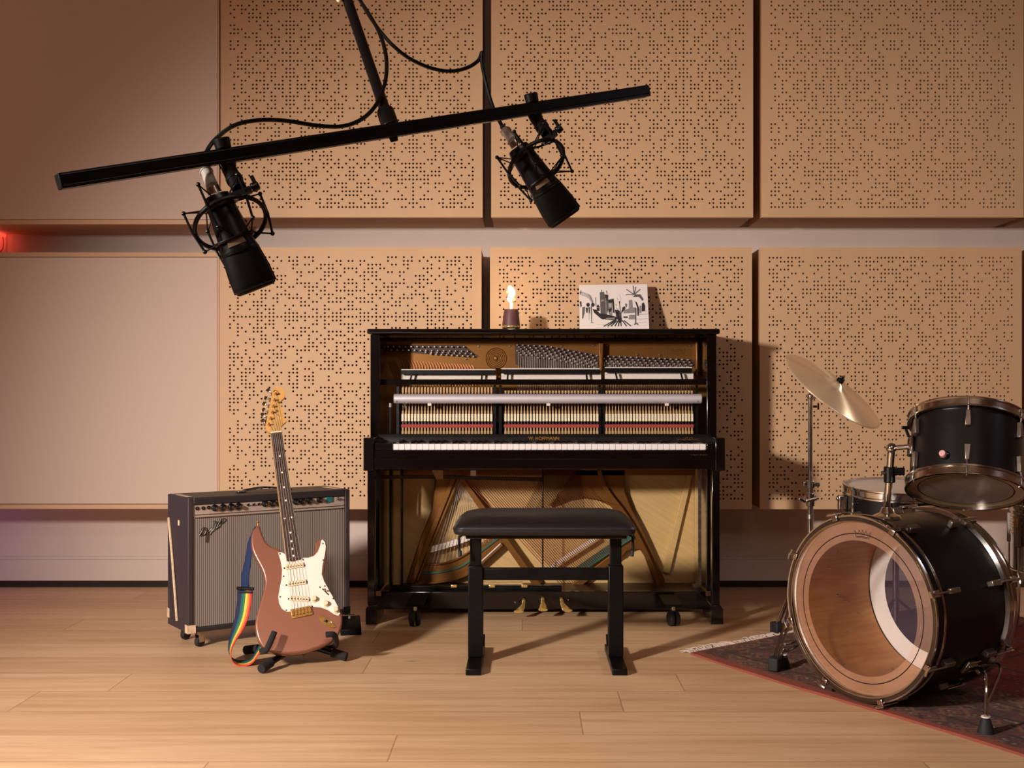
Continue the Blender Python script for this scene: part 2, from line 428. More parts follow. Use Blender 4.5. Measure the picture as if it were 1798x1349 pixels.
def smooth_path(pts, k=6, closed=False):
    pts = [V(p) for p in pts]; out = []; n = len(pts)
    rng = range(n if closed else n - 1)
    for i in rng:
        p0 = pts[i - 1] if (closed or i > 0) else pts[0]; p1 = pts[i]; p2 = pts[(i + 1) % n]; p3 = pts[(i + 2) % n] if (closed or i + 2 < n) else pts[-1]
        for j in range(k):
            t = j / k; out.append(0.5 * ((2 * p1) + (p2 - p0) * t + (2 * p0 - 5 * p1 + 4 * p2 - p3) * t * t + (3 * p1 - p0 - 3 * p2 + p3) * t ** 3))
    if not closed: out.append(pts[-1])
    return out
def lettering(body, size, c, right, up, m, name, parent, depth=0.0006, squeeze=1.0, label=None):
    cu = bpy.data.curves.new('lettering', 'FONT'); cu.body = body; cu.size = size; cu.align_x = 'CENTER'; cu.align_y = 'CENTER'; cu.extrude = depth
    t = bpy.data.objects.new('lettering', cu); COL.objects.link(t)
    me = bpy.data.meshes.new_from_object(t); bpy.data.objects.remove(t); bpy.data.curves.remove(cu)
    right, up = V(right).normalized(), V(up).normalized(); n = right.cross(up)
    for v in me.vertices: v.co = right * v.co.x * squeeze + up * v.co.y + n * v.co.z
    me.materials.clear(); me.materials.append(m)
    o = bpy.data.objects.new(name, me); COL.objects.link(o); attach(o, parent, V(c)); return o
# ================================================================== THE ROOM
WALL_Y, PANEL_Y = 5.32, 5.0
def slab(name, lo, hi, m):
    return tag(MB().box(lo, hi).build(name, m, smooth=0), kind='structure')
slab('floor', (-4.2, -2.6, -0.10), (4.2, 5.45, 0.0), M['floor'])
slab('wall_back', (-4.2, WALL_Y, 0.0), (4.2, 5.45, 3.4), M['plaster'])
slab('wall_left', (-4.3, -2.6, 0.0), (-4.2, 5.45, 3.4), M['room'])
slab('wall_right', (4.2, -2.6, 0.0), (4.3, 5.45, 3.4), M['room'])
slab('wall_front', (-4.3, -2.7, 0.0), (4.3, -2.6, 3.4), M['room'])
slab('ceiling', (-4.3, -2.7, 3.4), (4.3, 5.45, 3.5), M['room'])
b = MB().box((-4.2, 5.300, 0.030), (4.2, 5.32, 0.128)); b.box((-4.2, 5.306, 0.128), (4.2, 5.32, 0.142))
tag(b.build('baseboard_back', M['skirting'], bevel=0.002, smooth=0), kind='structure')
tag(MB().box((-4.2, 5.302, 0.0), (4.2, 5.319, 0.030)).build('gap_shade_1', M['gap'], smooth=0), kind='structure')  # dark strip standing in for the shaded gap under the baseboard

# ------------------------------------------------------------------ perforated panels: the holes follow a 31 x 33 array folded from a 1023-step binary sequence
seq = [0] * 9 + [1]
while len(seq) < 1023: seq.append((seq[-10] + seq[-3]) % 2)
kof = {(k % 31, k % 33): k for k in range(1023)}
TILE = [[1 - seq[kof[((r + 14) % 31, (c - 10) % 33)]] for c in range(33)] for r in range(31)]
GRID = [[TILE[r if r < 31 else 61 - r][c % 33] for c in range(66)] for r in range(62)]       # rows from the bottom edge
PW = 1.15
def perforated_board(rot):
    mb = MB(); mb.use(M['board']); mb.use(M['board_edge']); mb.use(M['hole']); mb.use(M['board'])
    nr, nc, ch, cw = 62, 66, 0.01735, 0.01636
    T = (lambda u, v, d: V((u, d, v))) if not rot else (lambda u, v, d: V((v, d, u)))
    u0, v0 = -nc * cw / 2, -nr * ch / 2; W = PW / 2
    vat = {}
    bm = mb.bm
    def vert(u, v, d):
        k = (round(u, 6), round(v, 6), round(d, 6))
        if k not in vat: vat[k] = bm.verts.new(T(u, v, d))
        return vat[k]
    def quad(ua, va, ub, vb): mb.face([vert(ua, va, 0), vert(ub, va, 0), vert(ub, vb, 0), vert(ua, vb, 0)])
    quad(-W, -W, W, v0); quad(-W, v0 + nr * ch, W, W); quad(-W, v0, u0, v0 + nr * ch); quad(u0 + nc * cw, v0, W, v0 + nr * ch)
    R = 0.0047
    for r in range(nr):
        c = 0
        while c < nc:
            ua, va = u0 + c * cw, v0 + r * ch
            if not GRID[r][c]:
                e = c
                while e < nc and not GRID[r][e]: e += 1
                quad(ua, va, u0 + e * cw, va + ch); c = e; continue
            cu, cv = ua + cw / 2, va + ch / 2
            sq = [vert(ua, va, 0), vert(ua + cw, va, 0), vert(ua + cw, va + ch, 0), vert(ua, va + ch, 0)]
            oc = [bm.verts.new(T(cu + R * math.cos(PI / 8 + PI / 4 * i), cv + R * math.sin(PI / 8 + PI / 4 * i), 0)) for i in range(8)]
            ic = [bm.verts.new(T(cu + R * math.cos(PI / 8 + PI / 4 * i), cv + R * math.sin(PI / 8 + PI / 4 * i), 0.0179)) for i in range(8)]
            # corner k sits between octagon points around angle 225, 315, 45, 135
            for k, (s_, first) in enumerate(((0, 4), (1, 6), (2, 0), (3, 2))):
                mb.face([sq[s_], oc[(first) % 8], oc[(first + 1) % 8]])
                mb.face([sq[s_], oc[(first + 1) % 8], oc[(first + 2) % 8], sq[(s_ + 1) % 4]])
            for i in range(8): mb.face([oc[i], oc[(i + 1) % 8], ic[(i + 1) % 8], ic[i]])
            mb.use(M['hole']); mb.face(ic); mb.use(M['board'])
            c += 1
    mb.use(M['board_edge'])
    for (ua, va, ub, vb) in ((-W, -W, W, -W), (W, -W, W, W), (W, W, -W, W), (-W, W, -W, -W)):
        mb.face([vert(ua, va, 0), vert(ub, vb, 0), bm.verts.new(T(ub, vb, 0.018)), bm.verts.new(T(ua, va, 0.018))])
    return mb.build('front_board', None, None, smooth=0)
boards = {}
def acoustic_panel(cx, zc, label, rot=False, plain=False, w=PW, h=PW, dy=0.0):
    t = thing('acoustic_panel', (cx, WALL_Y, zc - h / 2), label, 'acoustic panel', 'acoustic wall panels')
    y0 = PANEL_Y + dy
    if not plain:
        if rot not in boards:
            boards[rot] = perforated_board(rot); o = boards[rot]
            c = V((cx, y0 + 0.009, zc)); o.parent = t; o.location = c - WLOC[t.name]; WLOC[o.name] = c
        else:
            o = boards[rot].copy(); COL.objects.link(o); attach(o, t, V((cx, y0 + 0.009, zc)))
        MB().box((cx - w / 2 + .003, y0 + 0.0185, zc - h / 2 + .003), (cx + w / 2 - .003, WALL_Y, zc + h / 2 - .003)).build('carcass', M['panel_box'], t, smooth=0)
    else:
        b = MB(); e = 0.02
        x0, x1, z0, z1 = cx - w / 2, cx + w / 2, zc - h / 2, zc + h / 2
        b.box((x0, y0, z0), (x1, WALL_Y, z0 + e)); b.box((x0, y0, z1 - e), (x1, WALL_Y, z1)); b.box((x0, y0, z0 + e), (x0 + e, WALL_Y, z1 - e)); b.box((x1 - .006, y0, z0 + e), (x1, WALL_Y, z1 - e))
        b.build('frame', M['frame_wood'], t, smooth=0, bevel=0.001)
        MB().box((x0 + e + .002, y0 + 0.003, z0 + e + .002), (x1 - .0075, y0 + 0.06, z1 - e - .002)).build('fabric_face', M['cloth'], t, smooth=0, bevel=0.002)
    return t
XC = (-0.769, 0.4185, 1.606, 2.795)
ZU, ZL = 1.675 + PW / 2, 0.394 + PW / 2
acoustic_panel(XC[0], ZU, 'perforated wooden wall panel of the upper row, behind the suspended microphone bar')
acoustic_panel(XC[1], ZU, 'perforated wooden wall panel of the upper row, directly over the piano lid')
acoustic_panel(XC[2], ZU, 'perforated wooden wall panel of the upper row, high above the cymbal and drums')
acoustic_panel(XC[3], ZU, 'sliver of a perforated upper wall panel cut off by the right picture edge')
acoustic_panel(XC[0] - .005, ZL, 'perforated wooden wall panel of the lower row, behind the guitar headstock', rot=True)
acoustic_panel(XC[1] - .005, ZL, 'perforated wooden wall panel of the lower row, right behind the upright piano')
acoustic_panel(XC[2] - .008, ZL, 'perforated wooden wall panel of the lower row, behind the cymbal and tom')
acoustic_panel(XC[3] - .008, ZL, 'sliver of a perforated lower wall panel cut off by the right picture edge')
acoustic_panel(-1.3505 - 0.85, 1.645 + 0.60, 'plain fabric wall panel of the upper row, left of the perforated panels', plain=True, w=1.70, h=1.20)
acoustic_panel(-1.3505 - 0.85, 0.395 + 0.5635, 'plain fabric wall panel of the lower row, left of the guitar amplifier', plain=True, w=1.70, h=1.127)

# ------------------------------------------------------------------ red light at the left picture edge
t = thing('led_lamp', at(1, 416, 5.30), 'small red glowing lamp under the upper fabric panel at the left edge', 'lamp')
c = at(1, 413, 5.29)
MB().box((c.x - .02, 5.285, c.z - .006), (c.x + .012, WALL_Y - .001, c.z + .01)).build('lamp_body', M['led'], t, bevel=0.002)
MB().tube(smooth_path([at(5, 414, 5.30), at(6, 428, 5.30), at(4, 438, 5.30), at(-4, 445, 5.30), at(-12, 436, 5.30)]), 0.0022, 6).build('cord', M['red_plastic'], t)

# ================================================================== UPRIGHT PIANO
PX = 0.0675                     # middle of the case
t = piano = thing('upright_piano', (PX, 4.70, 0), 'black lacquered upright piano with front panels removed, strings and hammers exposed', 'piano')
L0, L1 = PX - 0.702, PX + 0.702
# case
MB().box((PX - .713, 4.597, 1.143), (PX + .713, 4.968, 1.1635)).build('lid', M['black_gloss'], t, bevel=0.006, segs=3)
for x in (L0, L1 - .039):
    MB().box((x, 4.62, 0.10), (x + .039, 4.955, 1.1425)).build('side_panel', M['black_gloss'], t, bevel=0.002)
MB().box((L0 + .04, 4.925, 0.06), (L1 - .04, 4.955, 1.118)).build('back_board', M['dark_wood'], t, smooth=0)
MB().box((L0 + .0395, 4.80, 1.1285), (L1 - .0395, 4.83, 1.1375)).build('top_rail', M['black_gloss'], t, bevel=0.001)
MB().box((L0 + .0395, 4.645, 0.022), (L1 - .0395, 4.675, 0.094)).build('bottom_board', M['black_gloss'], t, bevel=0.003)
MB().box((L0 + .0395, 4.6755, 0.06), (L1 - .0395, 4.925, 0.09)).build('bottom_shelf', M['dark_wood'], t, smooth=0)
for sx, (a, b_) in ((-1, (641.8, 662.5)), (1, (1248.3, 1269.8))):
    x0, x1 = at(a, 1, 4.447).x, at(b_, 1, 4.447).x
    xo = x0 if sx < 0 else x1
    m = MB(); w = x1 - x0; ch = .010
    pts = [V((x0, 4.447, 0)), V((x1, 4.447, 0))] + ([V((x1, 4.447, .060)), V((x1 - ch, 4.447, .075)), V((x0, 4.447, .075))] if sx > 0 else [V((x1, 4.447, .075)), V((x0 + ch, 4.447, .075)), V((x0, 4.447, .060))])
    m.prism(pts, V((0, .21, 0)))
    m.build('toe_block', M['black_gloss'], t, bevel=0.002)
    lx0, lx1 = (at(645, 1, 4.447).x, at(658, 1, 4.447).x) if sx < 0 else (at(1250.5, 1, 4.447).x, at(1264, 1, 4.447).x)
    MB().box((lx0, 4.449, .0755), (lx1, 4.485, .6085)).build('leg', M['black_gloss'], t, bevel=0.002)
# keyboard
x_l, x_r = at(656, 1, 4.42).x, at(1256, 1, 4.42).x
for a, b_, pieces in ((638, 656, 0), (1256, 1273.5, 0)):
    MB().box((at(a, 1, 4.42).x, 4.42, .602), (at(b_, 1, 4.42).x, 4.66, .7305)).build('arm', M['black_gloss'], t, bevel=0.003)
MB().box((x_l + .0005, 4.424, .6085), (x_r - .0005, 4.88, .6495)).build('key_bed', M['black_gloss'], t, bevel=0.002)
MB().box((x_l + .0005, 4.429, .650), (x_r - .0005, 4.4385, .6815)).build('key_slip', M['black_gloss'], t, bevel=0.001)
KC, KW = 0.0877, 0.02348
MB().box((x_l + .001, 4.430, .6825), (KC - 26 * KW - .001, 4.57, .709)).build('key_block', M['black_gloss'], t, bevel=0.003)
MB().box((KC + 26 * KW + .001, 4.430, .6825), (x_r - .001, 4.57, .709)).build('key_block', M['black_gloss'], t, bevel=0.003)
k0 = None
for i in range(52):
    x = KC + (i - 25.5) * KW
    if k0 is None:
        k0 = MB().box((x - KW / 2 + .0005, 4.440, .6825), (x + KW / 2 - .0005, 4.585, .705)).build('white_key', M['ivory'], t, bevel=0.0008, segs=1); kx = x
    else: copy_part(k0, t, (x - kx, 0, 0))
bk = None
for i in range(51):
    if i % 7 in (1, 4): continue            # from A0: no black key after B and E
    x = KC + (i - 25) * KW
    if bk is None:
        m = MB(); m.prism([V((x - .0055, 4.490, .7055)), V((x + .0055, 4.490, .7055)), V((x + .0045, 4.494, .717)), V((x - .0045, 4.494, .717))], V((0, .092, 0)))
        bk = m.build('black_key', M['black_gloss'], t, bevel=0.0008, segs=1); bx = x
    else: copy_part(bk, t, (x - bx, 0, 0))
fb0 = at(664, 1, 4.59).x; fb1 = at(1250, 1, 4.59).x
m = MB(); m.prism([V((fb0, 4.588, .712)), V((fb0, 4.600, .7385)), V((fb0, 4.618, .7385)), V((fb0, 4.618, .690)), V((fb0, 4.588, .690))], V((fb1 - fb0, 0, 0)))
def faint_marks(c, up, w, h, n, name, parent, k='gold_letter'):
    # worn inscription, no longer readable: a row of short strokes
    r = random.Random(n); mb = MB(); x = V((1, 0, 0))
    for i in range(n):
        a = c + x * (w * ((i + .5) / n - .5)); q = w / n * .32
        pts = [a + x * r.uniform(-q, q) + up * r.uniform(-h / 2, h / 2) for _ in range(3)]
        mb.tube(pts, h * .09, 4)
    return mb.build(name, M[k], parent)
fall = m.build('fallboard', M['fall_black'], t, bevel=0.0012)
up = V((0, .012, .0265)).normalized()
lettering('W. HOFFMANN', .0205, at(955, 770.2, 4.5925) + V((0, -.0012, 0)), (1, 0, 0), up, M['gold_letter'], 'maker_lettering', fall, .0003, squeeze=.86)
faint_marks(at(681, 771.5, 4.5915) + V((0, -.0012, 0)), up, .032, .0045, 9, 'side_inscription', fall)
MB().cbox(at(1208, 771.3, 4.5915) + V((0, -.001, 0)), V((.085, 0, 0)), up * .0008, V((0, .0006, 0))).build('gilt_line', M['gold_letter'], fall)
faint_marks(at(1208, 769, 4.5925) + V((0, -.0012, 0)), up, .036, .007, 8, 'dealer_inscription', fall)
faint_marks(V((at(1227, 1, 4.4285).x, 4.4285, at(1, 799, 4.4285).z)), V((0, 0, 1)), .07, .006, 11, 'slip_inscription', t)

# upper iron plate ---------------------------------------------------
YP = 4.845
def pxpoly(pts, d, thick, m, name, parent=t, bevel=0.0, smooth=35):
    return MB().prism([at(x, y, d) for x, y in pts], V((0, thick, 0))).build(name, m, parent, bevel=bevel, smooth=smooth)
plate = pxpoly([(672, 597), (1233, 597), (1233, 835), (1190, 835), (720, 835), (672, 835)], YP, .03, M['gold_plate'], 'iron_plate')
m = MB(); m.box((at(676, 1, YP).x, YP - .006, at(1, 598.5, YP).z), (at(1228, 1, YP).x, YP - .0002, at(1, 600.5, YP).z)); m.build('plate_rim', M['gold_plate'], plate, bevel=.002)
MB().box((at(1221.5, 1, 4.80).x, 4.80, at(1, 660, 4.80).z), (at(1226, 1, 4.80).x, YP, at(1, 599, 4.80).z)).build('plate_rib', M['gold_plate'], plate, bevel=.004)
m = MB(); m.prism([at(1051, 602, 4.80), at(1060, 602, 4.80), at(1057, 672, 4.80), at(1054, 672, 4.80)], V((0, YP - 4.80, 0))); m.build('plate_rib', M['gold_plate'], plate, bevel=.004)
m = MB(); m.prism([at(868, 645, 4.79), at(871, 645, 4.79), at(871, 656, 4.79), at(878, 656, 4.79), at(880, 664, 4.79), at(868, 664, 4.79)], V((0, YP - 4.79, 0))); m.build('plate_bracket', M['gold_plate'], plate, bevel=.003)
ec = at(871, 629.5, YP)
m = MB()
for r, w in ((.0435, .0022), (.036, .0016), (.0285, .0014), (.0215, .0014), (.0145, .0014)):
    m.tube([ec + V((r * math.cos(a), -.001, r * math.sin(a))) for a in [2 * PI * i / 40 for i in range(40)]], w, 6, closed=True)
m.sphere(ec + V((0, .001, 0)), .011, 16, (1, .5, 1))
m.build('cast_medallion', M['gold_plate'], plate)
for x, y in ((840, 608), (895, 607.5), (1042, 606.5), (1066, 606.5), (1212, 606.5), (986, 607.5), (818, 630), (1159, 623.5), (1119, 623)):
    MB().lathe([(1e-5, -.006), (.004, -.006), (.0055, -.003), (.0055, 0)], at(x, y, YP), V((0, 1, 0)), 12).build('plate_bolt', M['steel'], plate)
m = MB()
x0, x1, z0, z1 = at(1171, 1, YP).x, at(1202, 1, YP).x, at(1, 621.5, YP).z, at(1, 611, YP).z
for a, b_ in (((x0, z0), (x0 + .0016, z1)), ((x1 - .0016, z0), (x1, z1)), ((x0, z0), (x1, z0 + .0012)), ((x0, z1 - .0012), (x1, z1))): m.box((a[0], YP - .002, a[1]), (b_[0], YP, b_[1]))
m.build('cast_frame', M['gold_plate'], plate)
m = MB()
for s_ in ([(1177, 619), (1180, 619), (1178.5, 616.5), (1180.5, 614.5), (1177.5, 613.5)], [(1181.5, 614), (1183, 619), (1187, 613.5)], [(1187, 619), (1190.5, 613.5)], [(1190.5, 619), (1193, 613.5)], [(1194.5, 613.5), (1194.5, 619)], [(1196.5, 619), (1196.5, 614), (1199, 619)]):
    m.tube([at(x, y, YP - .0008) for x, y in s_], .0012, 5)
m.build('cast_mark', M['gold_plate'], plate)
faint_marks(at(1139, 612, YP) + V((0, -.0006, 0)), V((0, 0, 1)), .040, .006, 9, 'stamp', plate, 'screw')
# pin fields
pxpoly([(678, 605), (690, 606), (815, 606), (841, 627), (760, 623), (678, 617)], YP - .0015, .0014, M['pin_wood'], 'pin_block', plate)
pxpoly([(904, 604), (914, 604), (962, 607), (1046, 622), (1052, 624), (1052, 650), (930, 650), (905, 640)], YP - .0015, .0014, M['pin_wood'], 'pin_block', plate)
pxpoly([(1060, 624), (1214, 631), (1222, 637), (1214, 648), (1060, 648)], YP - .0015, .0014, M['pin_wood'], 'pin_block', plate)
pins = []
for i in range(14): pins.append((682 + i * 10.2, 609.2 + .01 * i)); pins.append((688 + i * 10.2 if i < 6 else 686 + i * 10.4, 614.8 + .18 * i))
for i in range(9): pins.append((748 + i * 10, 619 + .3 * i)); pins.append((757 + i * 9.3, 622.0 + .55 * i))
def ptop(x): return 606.3 + (x - 908) * .04 if x < 960 else (608.4 + (x - 960) * .195 if x < 1046 else 625.2 + (x - 1046) * .043)
for r in range(6):
    for i in range(31):
        x = 908 + i * 9.95 + (r % 3) * 3.3
        y = ptop(x) + r * 4.2 * (1.0 if x > 940 else .8)
        if y < 646 and x < 1214 and not (1050 < x < 1060): pins.append((x, y))
random.shuffle(pins)
pin0 = None
extra = MB()
for i, (x, y) in enumerate(pins):
    p = at(x, y, YP)
    if i < 100:
        if pin0 is None:
            pin0 = MB().cyl(p + V((0, -.022, 0)), p, .0030, .0034, 8).build('tuning_pin', M['pin_steel'], t); pc = p
        else: copy_part(pin0, t, p - pc)
    else: extra.cyl(p + V((0, -.022, 0)), p, .0030, .0034, 8)
tag(extra.build('tuning_pins', M['pin_steel'], t), kind='stuff')
m = MB()
for i in range(46):
    x = 911 + i * 3.05; y0 = ptop(x) + 8 + (i % 3) * 2; y1 = 700
    m.tube([at(x, y0, YP - .004), at(x - 1.5 + i * .02, y1, YP - .02)], .0011, 5)
for i in range(50):
    x = 1062 + i * 3.05
    m.tube([at(x, ptop(x) + 8, YP - .004), at(x + .5, 700, YP - .02)], .0008, 5)
tag(m.build('plain_strings', M['string'], t), kind='stuff')
m = MB()
for i in range(26):
    x = 706 + i * 5.0
    m.tube([at(x - 3, 632 + i * .35, YP - .003), at(x + 1, 641 + i * .2, YP - .006), at(x + 6, 700, YP - .02)], .0013, 5)
for i in range(5): m.tube([at(681 + i * 3, 634, YP - .003), at(704 + i * 5, 690, YP - .02)], .0015, 5)
tag(m.build('bass_strings_upper', M['copper'], t), kind='stuff')

# damper rails, felt and hammer rail ----------------------------------
for a, b_, ya in ((704, 869, 650), (880, 1053.5, 648.5), (1062, 1215.5, 646.5)):
    MB().box((at(a, 1, 4.745).x, 4.745, at(1, ya + 7.6, 4.745).z), (at(b_, 1, 4.745).x, 4.760, at(1, ya, 4.745).z)).build('damper_rail', M['black_satin'], t, bevel=.001)
    MB().box((at(a, 1, 4.745).x + .001, 4.748, at(1, ya + .2, 4.745).z), (at(b_, 1, 4.745).x - .001, 4.757, at(1, ya - 1.6, 4.745).z)).build('rail_cushion', M['white_felt'], t)
    MB().box((at(a, 1, 4.775).x, 4.775, at(1, ya + 19, 4.775).z), (at(b_ + 2, 1, 4.775).x, 4.783, at(1, ya + 6, 4.775).z)).build('felt_strip', M['white_felt'], t)
for x0, x1 in ((723.5, 720.5), (847, 845.5), (892, 891), (1029.5, 1031), (1081, 1084), (1195.5, 1199)):
    m = MB(); m.prism([at(x0 - 1.6, 655, 4.742), at(x0 + 1.6, 655, 4.742), at(x1 + 1.6, 668, 4.742), at(x1 - 1.6, 668, 4.742)], V((0, .006, 0))); m.build('rail_hanger', M['black_satin'], t)
MB().box((at(667, 1, 4.665).x, 4.665, at(1, 676, 4.665).z), (at(1241, 1, 4.665).x, 4.685, at(1, 666.3, 4.665).z)).build('action_rail', M['black_gloss'], t, bevel=.001)
zt = at(1, 700.3, 4.64).z
m = MB(); m.cyl((at(692, 1, 4.64).x, 4.642, zt), (at(1231.5, 1, 4.64).x, 4.642, zt), .0195, n=28)
tube_ = m.build('muffler_tube', M['alu'], t, bevel=.001)
for x, mm in ((697, 'screw'), (1226, 'steel')):
    p = at(x, 704, 4.625); MB().cyl(p, p + V((0, .006, 0)), .0045, n=10).build('end_screw', M[mm], tube_)
for x in (754.5, 963, 1171):
    p = at(x, 710.5, 4.64); MB().box((p.x - .008, 4.632, p.z - .006), (p.x + .008, 4.648, p.z + .005)).build('felt_button', M['white_felt'], tube_, bevel=.002)
for x in (685.5,):
    p = at(x, 1, 4.63)
    MB().cyl((p.x, 4.63, .7395), (p.x, 4.63, at(1, 715, 4.63).z), .0042, n=10).build('action_post', M['black_metal'], t)
    MB().cyl((p.x, 4.63, at(1, 715, 4.63).z), (p.x, 4.63, at(1, 708, 4.63).z), .007, n=12).build('post_nut', M['steel'], t)
for a in (868.5, 878.5, 1052.8, 1060.5, 698.5, 1223.5):
    pxpoly([(a - 2.2, 676.5), (a + 2.2, 676.5), (a + 2.6, 763), (a - 2.6, 763)], 4.70, .03, M['black_metal'], 'action_bracket')
pxpoly([(868, 742), (884, 742), (886, 763), (866, 763)], 4.735, .006, M['gold_plate'], 'action_foot')
# the 88 action levers
def lever(x, bass):
    m = MB(); d = 4.695
    def blk(x0, x1, ya, yb, da, db, k):
        m.use(M[k]); a, b_ = at(x + x0, yb, d), at(x + x1, ya, d); m.box((a.x, da, a.z), (b_.x, db, b_.z))
    blk(-.8, .8, 686, 738, 4.702, 4.709, 'action_wood')          # shank
    blk(-1.6, 1.6, 686 if not bass else 681, 690, 4.700, 4.712, 'action_wood')
    if bass: blk(-2.2, 2.2, 683, 694, 4.713, 4.735, 'red_felt'); blk(-1.4, 1.4, 677, 683, 4.712, 4.73, 'action_wood')
    blk(-1.4, 1.4, 721.5, 728, 4.698, 4.715, 'action_wood')
    blk(-1.8, 1.8, 727, 740, 4.690, 4.712, 'butt')
    blk(-.5, .5, 740, 746, 4.700, 4.703, 'steel')
    blk(-2.75, 2.75, 745.5, 751, 4.694, 4.706, 'red_felt')
    blk(-1.3, 1.3, 750, 758, 4.697, 4.712, 'action_wood')
    blk(-1.9, 1.9, 757, 764.5, 4.693, 4.712, 'action_wood')
    return m
xs = [(707 + i * 5.56, True) for i in range(29)] + [(887.5 + i * 5.56, False) for i in range(30)] + [(1065 + i * 5.36, False) for i in range(29)]
proto = {}
for x, bass in xs:
    p = at(x, 720, 4.695)
    if bass not in proto: proto[bass] = (lever(x, bass).build('action_lever', None, t, smooth=0), p)
    else: copy_part(proto[bass][0], t, p - proto[bass][1])
MB().box((at(700, 1, 4.735).x, 4.735, at(1, 763, 4.735).z), (at(1224, 1, 4.735).x, 4.745, at(1, 690, 4.735).z)).build('action_backing', M['dark_wood'], t, smooth=0)

# lower half: soundboard, plate, strings, trapwork --------------------
YS, YL = 4.885, 4.845
pxpoly([(668, 815), (1243, 815), (1243, 1052), (668, 1052)], YS, .012, M['spruce'], 'soundboard', smooth=0)
low = pxpoly([(765, 836), (758, 895), (740, 940), (712, 1026), (724, 1026), (800, 843), (812, 836)], YL, .03, M['gold_plate'], 'lower_plate', bevel=.004)
def ridge(pts, wpx, d, th, name='plate_rib', m='gold_plate', k=6):
    P_ = smooth_path([V((x, 0, y)) for x, y in pts], k) if len(pts) > 2 else [V((x, 0, y)) for x, y in pts]
    A, B = [], []
    for i, p in enumerate(P_):
        tg = P_[min(i + 1, len(P_) - 1)] - P_[max(i - 1, 0)]; n = V((-tg.z, 0, tg.x)).normalized()
        w = wpx[0] + (wpx[1] - wpx[0]) * i / (len(P_) - 1) if isinstance(wpx, tuple) else wpx
        A.append(p + n * w / 2); B.append(p - n * w / 2)
    mb = MB()
    fa = [mb.bm.verts.new(at(p.x, p.z, d)) for p in A]; fb = [mb.bm.verts.new(at(p.x, p.z, d)) for p in B]
    ga = [mb.bm.verts.new(v.co + V((0, th, 0))) for v in fa]; gb = [mb.bm.verts.new(v.co + V((0, th, 0))) for v in fb]
    for i in range(len(fa) - 1):
        mb.face([fa[i], fa[i + 1], fb[i + 1], fb[i]]); mb.face([ga[i], gb[i], gb[i + 1], ga[i + 1]])
        mb.face([fa[i], ga[i], ga[i + 1], fa[i + 1]]); mb.face([fb[i], fb[i + 1], gb[i + 1], gb[i]])
    mb.face([fa[0], fb[0], gb[0], ga[0]]); mb.face([fa[-1], ga[-1], gb[-1], fb[-1]])
    return mb.build(name, M[m], low, bevel=.0015)
ridge([(797, 838), (758, 935), (722, 1026)], (8, 9), 4.815, .05)
ridge([(806, 838), (768, 930), (733, 1020)], (5, 4), 4.825, .04)
ridge([(808, 838), (842, 886), (930, 1010), (945, 1030)], (8, 13), 4.82, .05)
# curved hitch plate, lower left
pxpoly([(738, 975), (741, 985), (748, 991), (775, 990), (800, 983), (822, 970), (845, 955), (868, 938), (890, 945), (890, 957), (862, 974), (842, 992), (822, 1010), (800, 1019), (770, 1024), (722, 1027), (727, 1012)], YL, .03, M['gold_plate'], 'hitch_plate', low, bevel=.003)
ridge([(722, 1026), (760, 1024), (795, 1018), (822, 1008), (840, 994), (882, 956)], (3, 6), 4.830, .02)
ridge([(738, 974), (742, 987), (752, 991), (778, 990), (805, 981), (835, 962)], 2.5, 4.832, .015)
ridge([(730, 1008), (765, 1006), (792, 1001), (815, 992), (845, 968), (875, 945)], (3.5, 4), 4.838, .006, 'felt_band', 'green_felt')
ridge([(842, 989), (879, 955)], 2.2, 4.828, .004, 'felt_band', 'white_felt')
for i in range(12):
    m = MB(); x = 752 + i * 6.6; y = 969 - i * 1.5 - .05 * i * i
    m.prism([at(x - 3, y + 3, 4.828), at(x + 2.4, y + 3 - .8, 4.828), at(x + 5.2, y - 9, 4.828), at(x - .2, y - 8.4, 4.828)], V((0, .02, 0))); m.build('bridge_block', M['white_felt'], t, bevel=.0008)
# right web of the plate
pxpoly([(1010, 826), (1099, 826), (1096, 845), (1098, 866), (1108, 892), (1120, 914), (1097, 916), (1070, 888), (1045, 877), (1020, 873), (995, 877), (975, 885), (962, 889), (985, 862), (1000, 842)], YL, .03, M['gold_plate'], 'plate_web', low, bevel=.003, smooth=0)
pxpoly([(1108, 892), (1128, 930), (1150, 978), (1167, 1018), (1169, 1028), (1164, 1036), (1156, 1039), (1012, 1039), (1012, 1031), (1138, 1031), (1146, 1026), (1147, 1018), (1132, 978), (1124, 966), (1112, 963), (1100, 968), (1092, 978), (1078, 972), (1102, 946), (1096, 916)], YL + .0005, .029, M['gold_plate'], 'plate_arm', low, bevel=.003, smooth=0)
pxpoly([(1092, 977), (1060, 1000), (1040, 1015), (1011, 1037), (990, 1037), (1078, 971)], YL + .001, .028, M['gold_plate'], 'plate_web', low, bevel=.003, smooth=0)
ridge([(1052, 826), (1058, 846), (1070, 868), (1098, 905), (1126, 955), (1152, 1012), (1158, 1030)], (7, 9), 4.82, .035)
ridge([(1056, 1034), (1150, 1034)], 5, 4.825, .03)
m = MB()
for i in range(44):
    f = i / 43
    m.tube([at(800 + 205 * f, 824, 4.828), at(985 + 122 * f, 1027 - 86 * f, 4.820)], .0016 - .0006 * f, 5)
tag(m.build('bass_strings_lower', M['copper'], t), kind='stuff')
m = MB()
for i in range(17):
    f = i / 16
    m.tube([at(801 + 24 * f, 842 + 26 * f, 4.85), at(739 + 128 * f, 1010 - 62 * f, 4.842)], .0010, 5)
tag(m.build('tenor_strings', M['string'], t), kind='stuff')
m = MB()
for i in range(60):
    f = i / 59
    m.tube([at(958 + 60 * f, 824, 4.815), at(900 + 130 * f, 935 - 20 * f, 4.818)], .0006, 4)
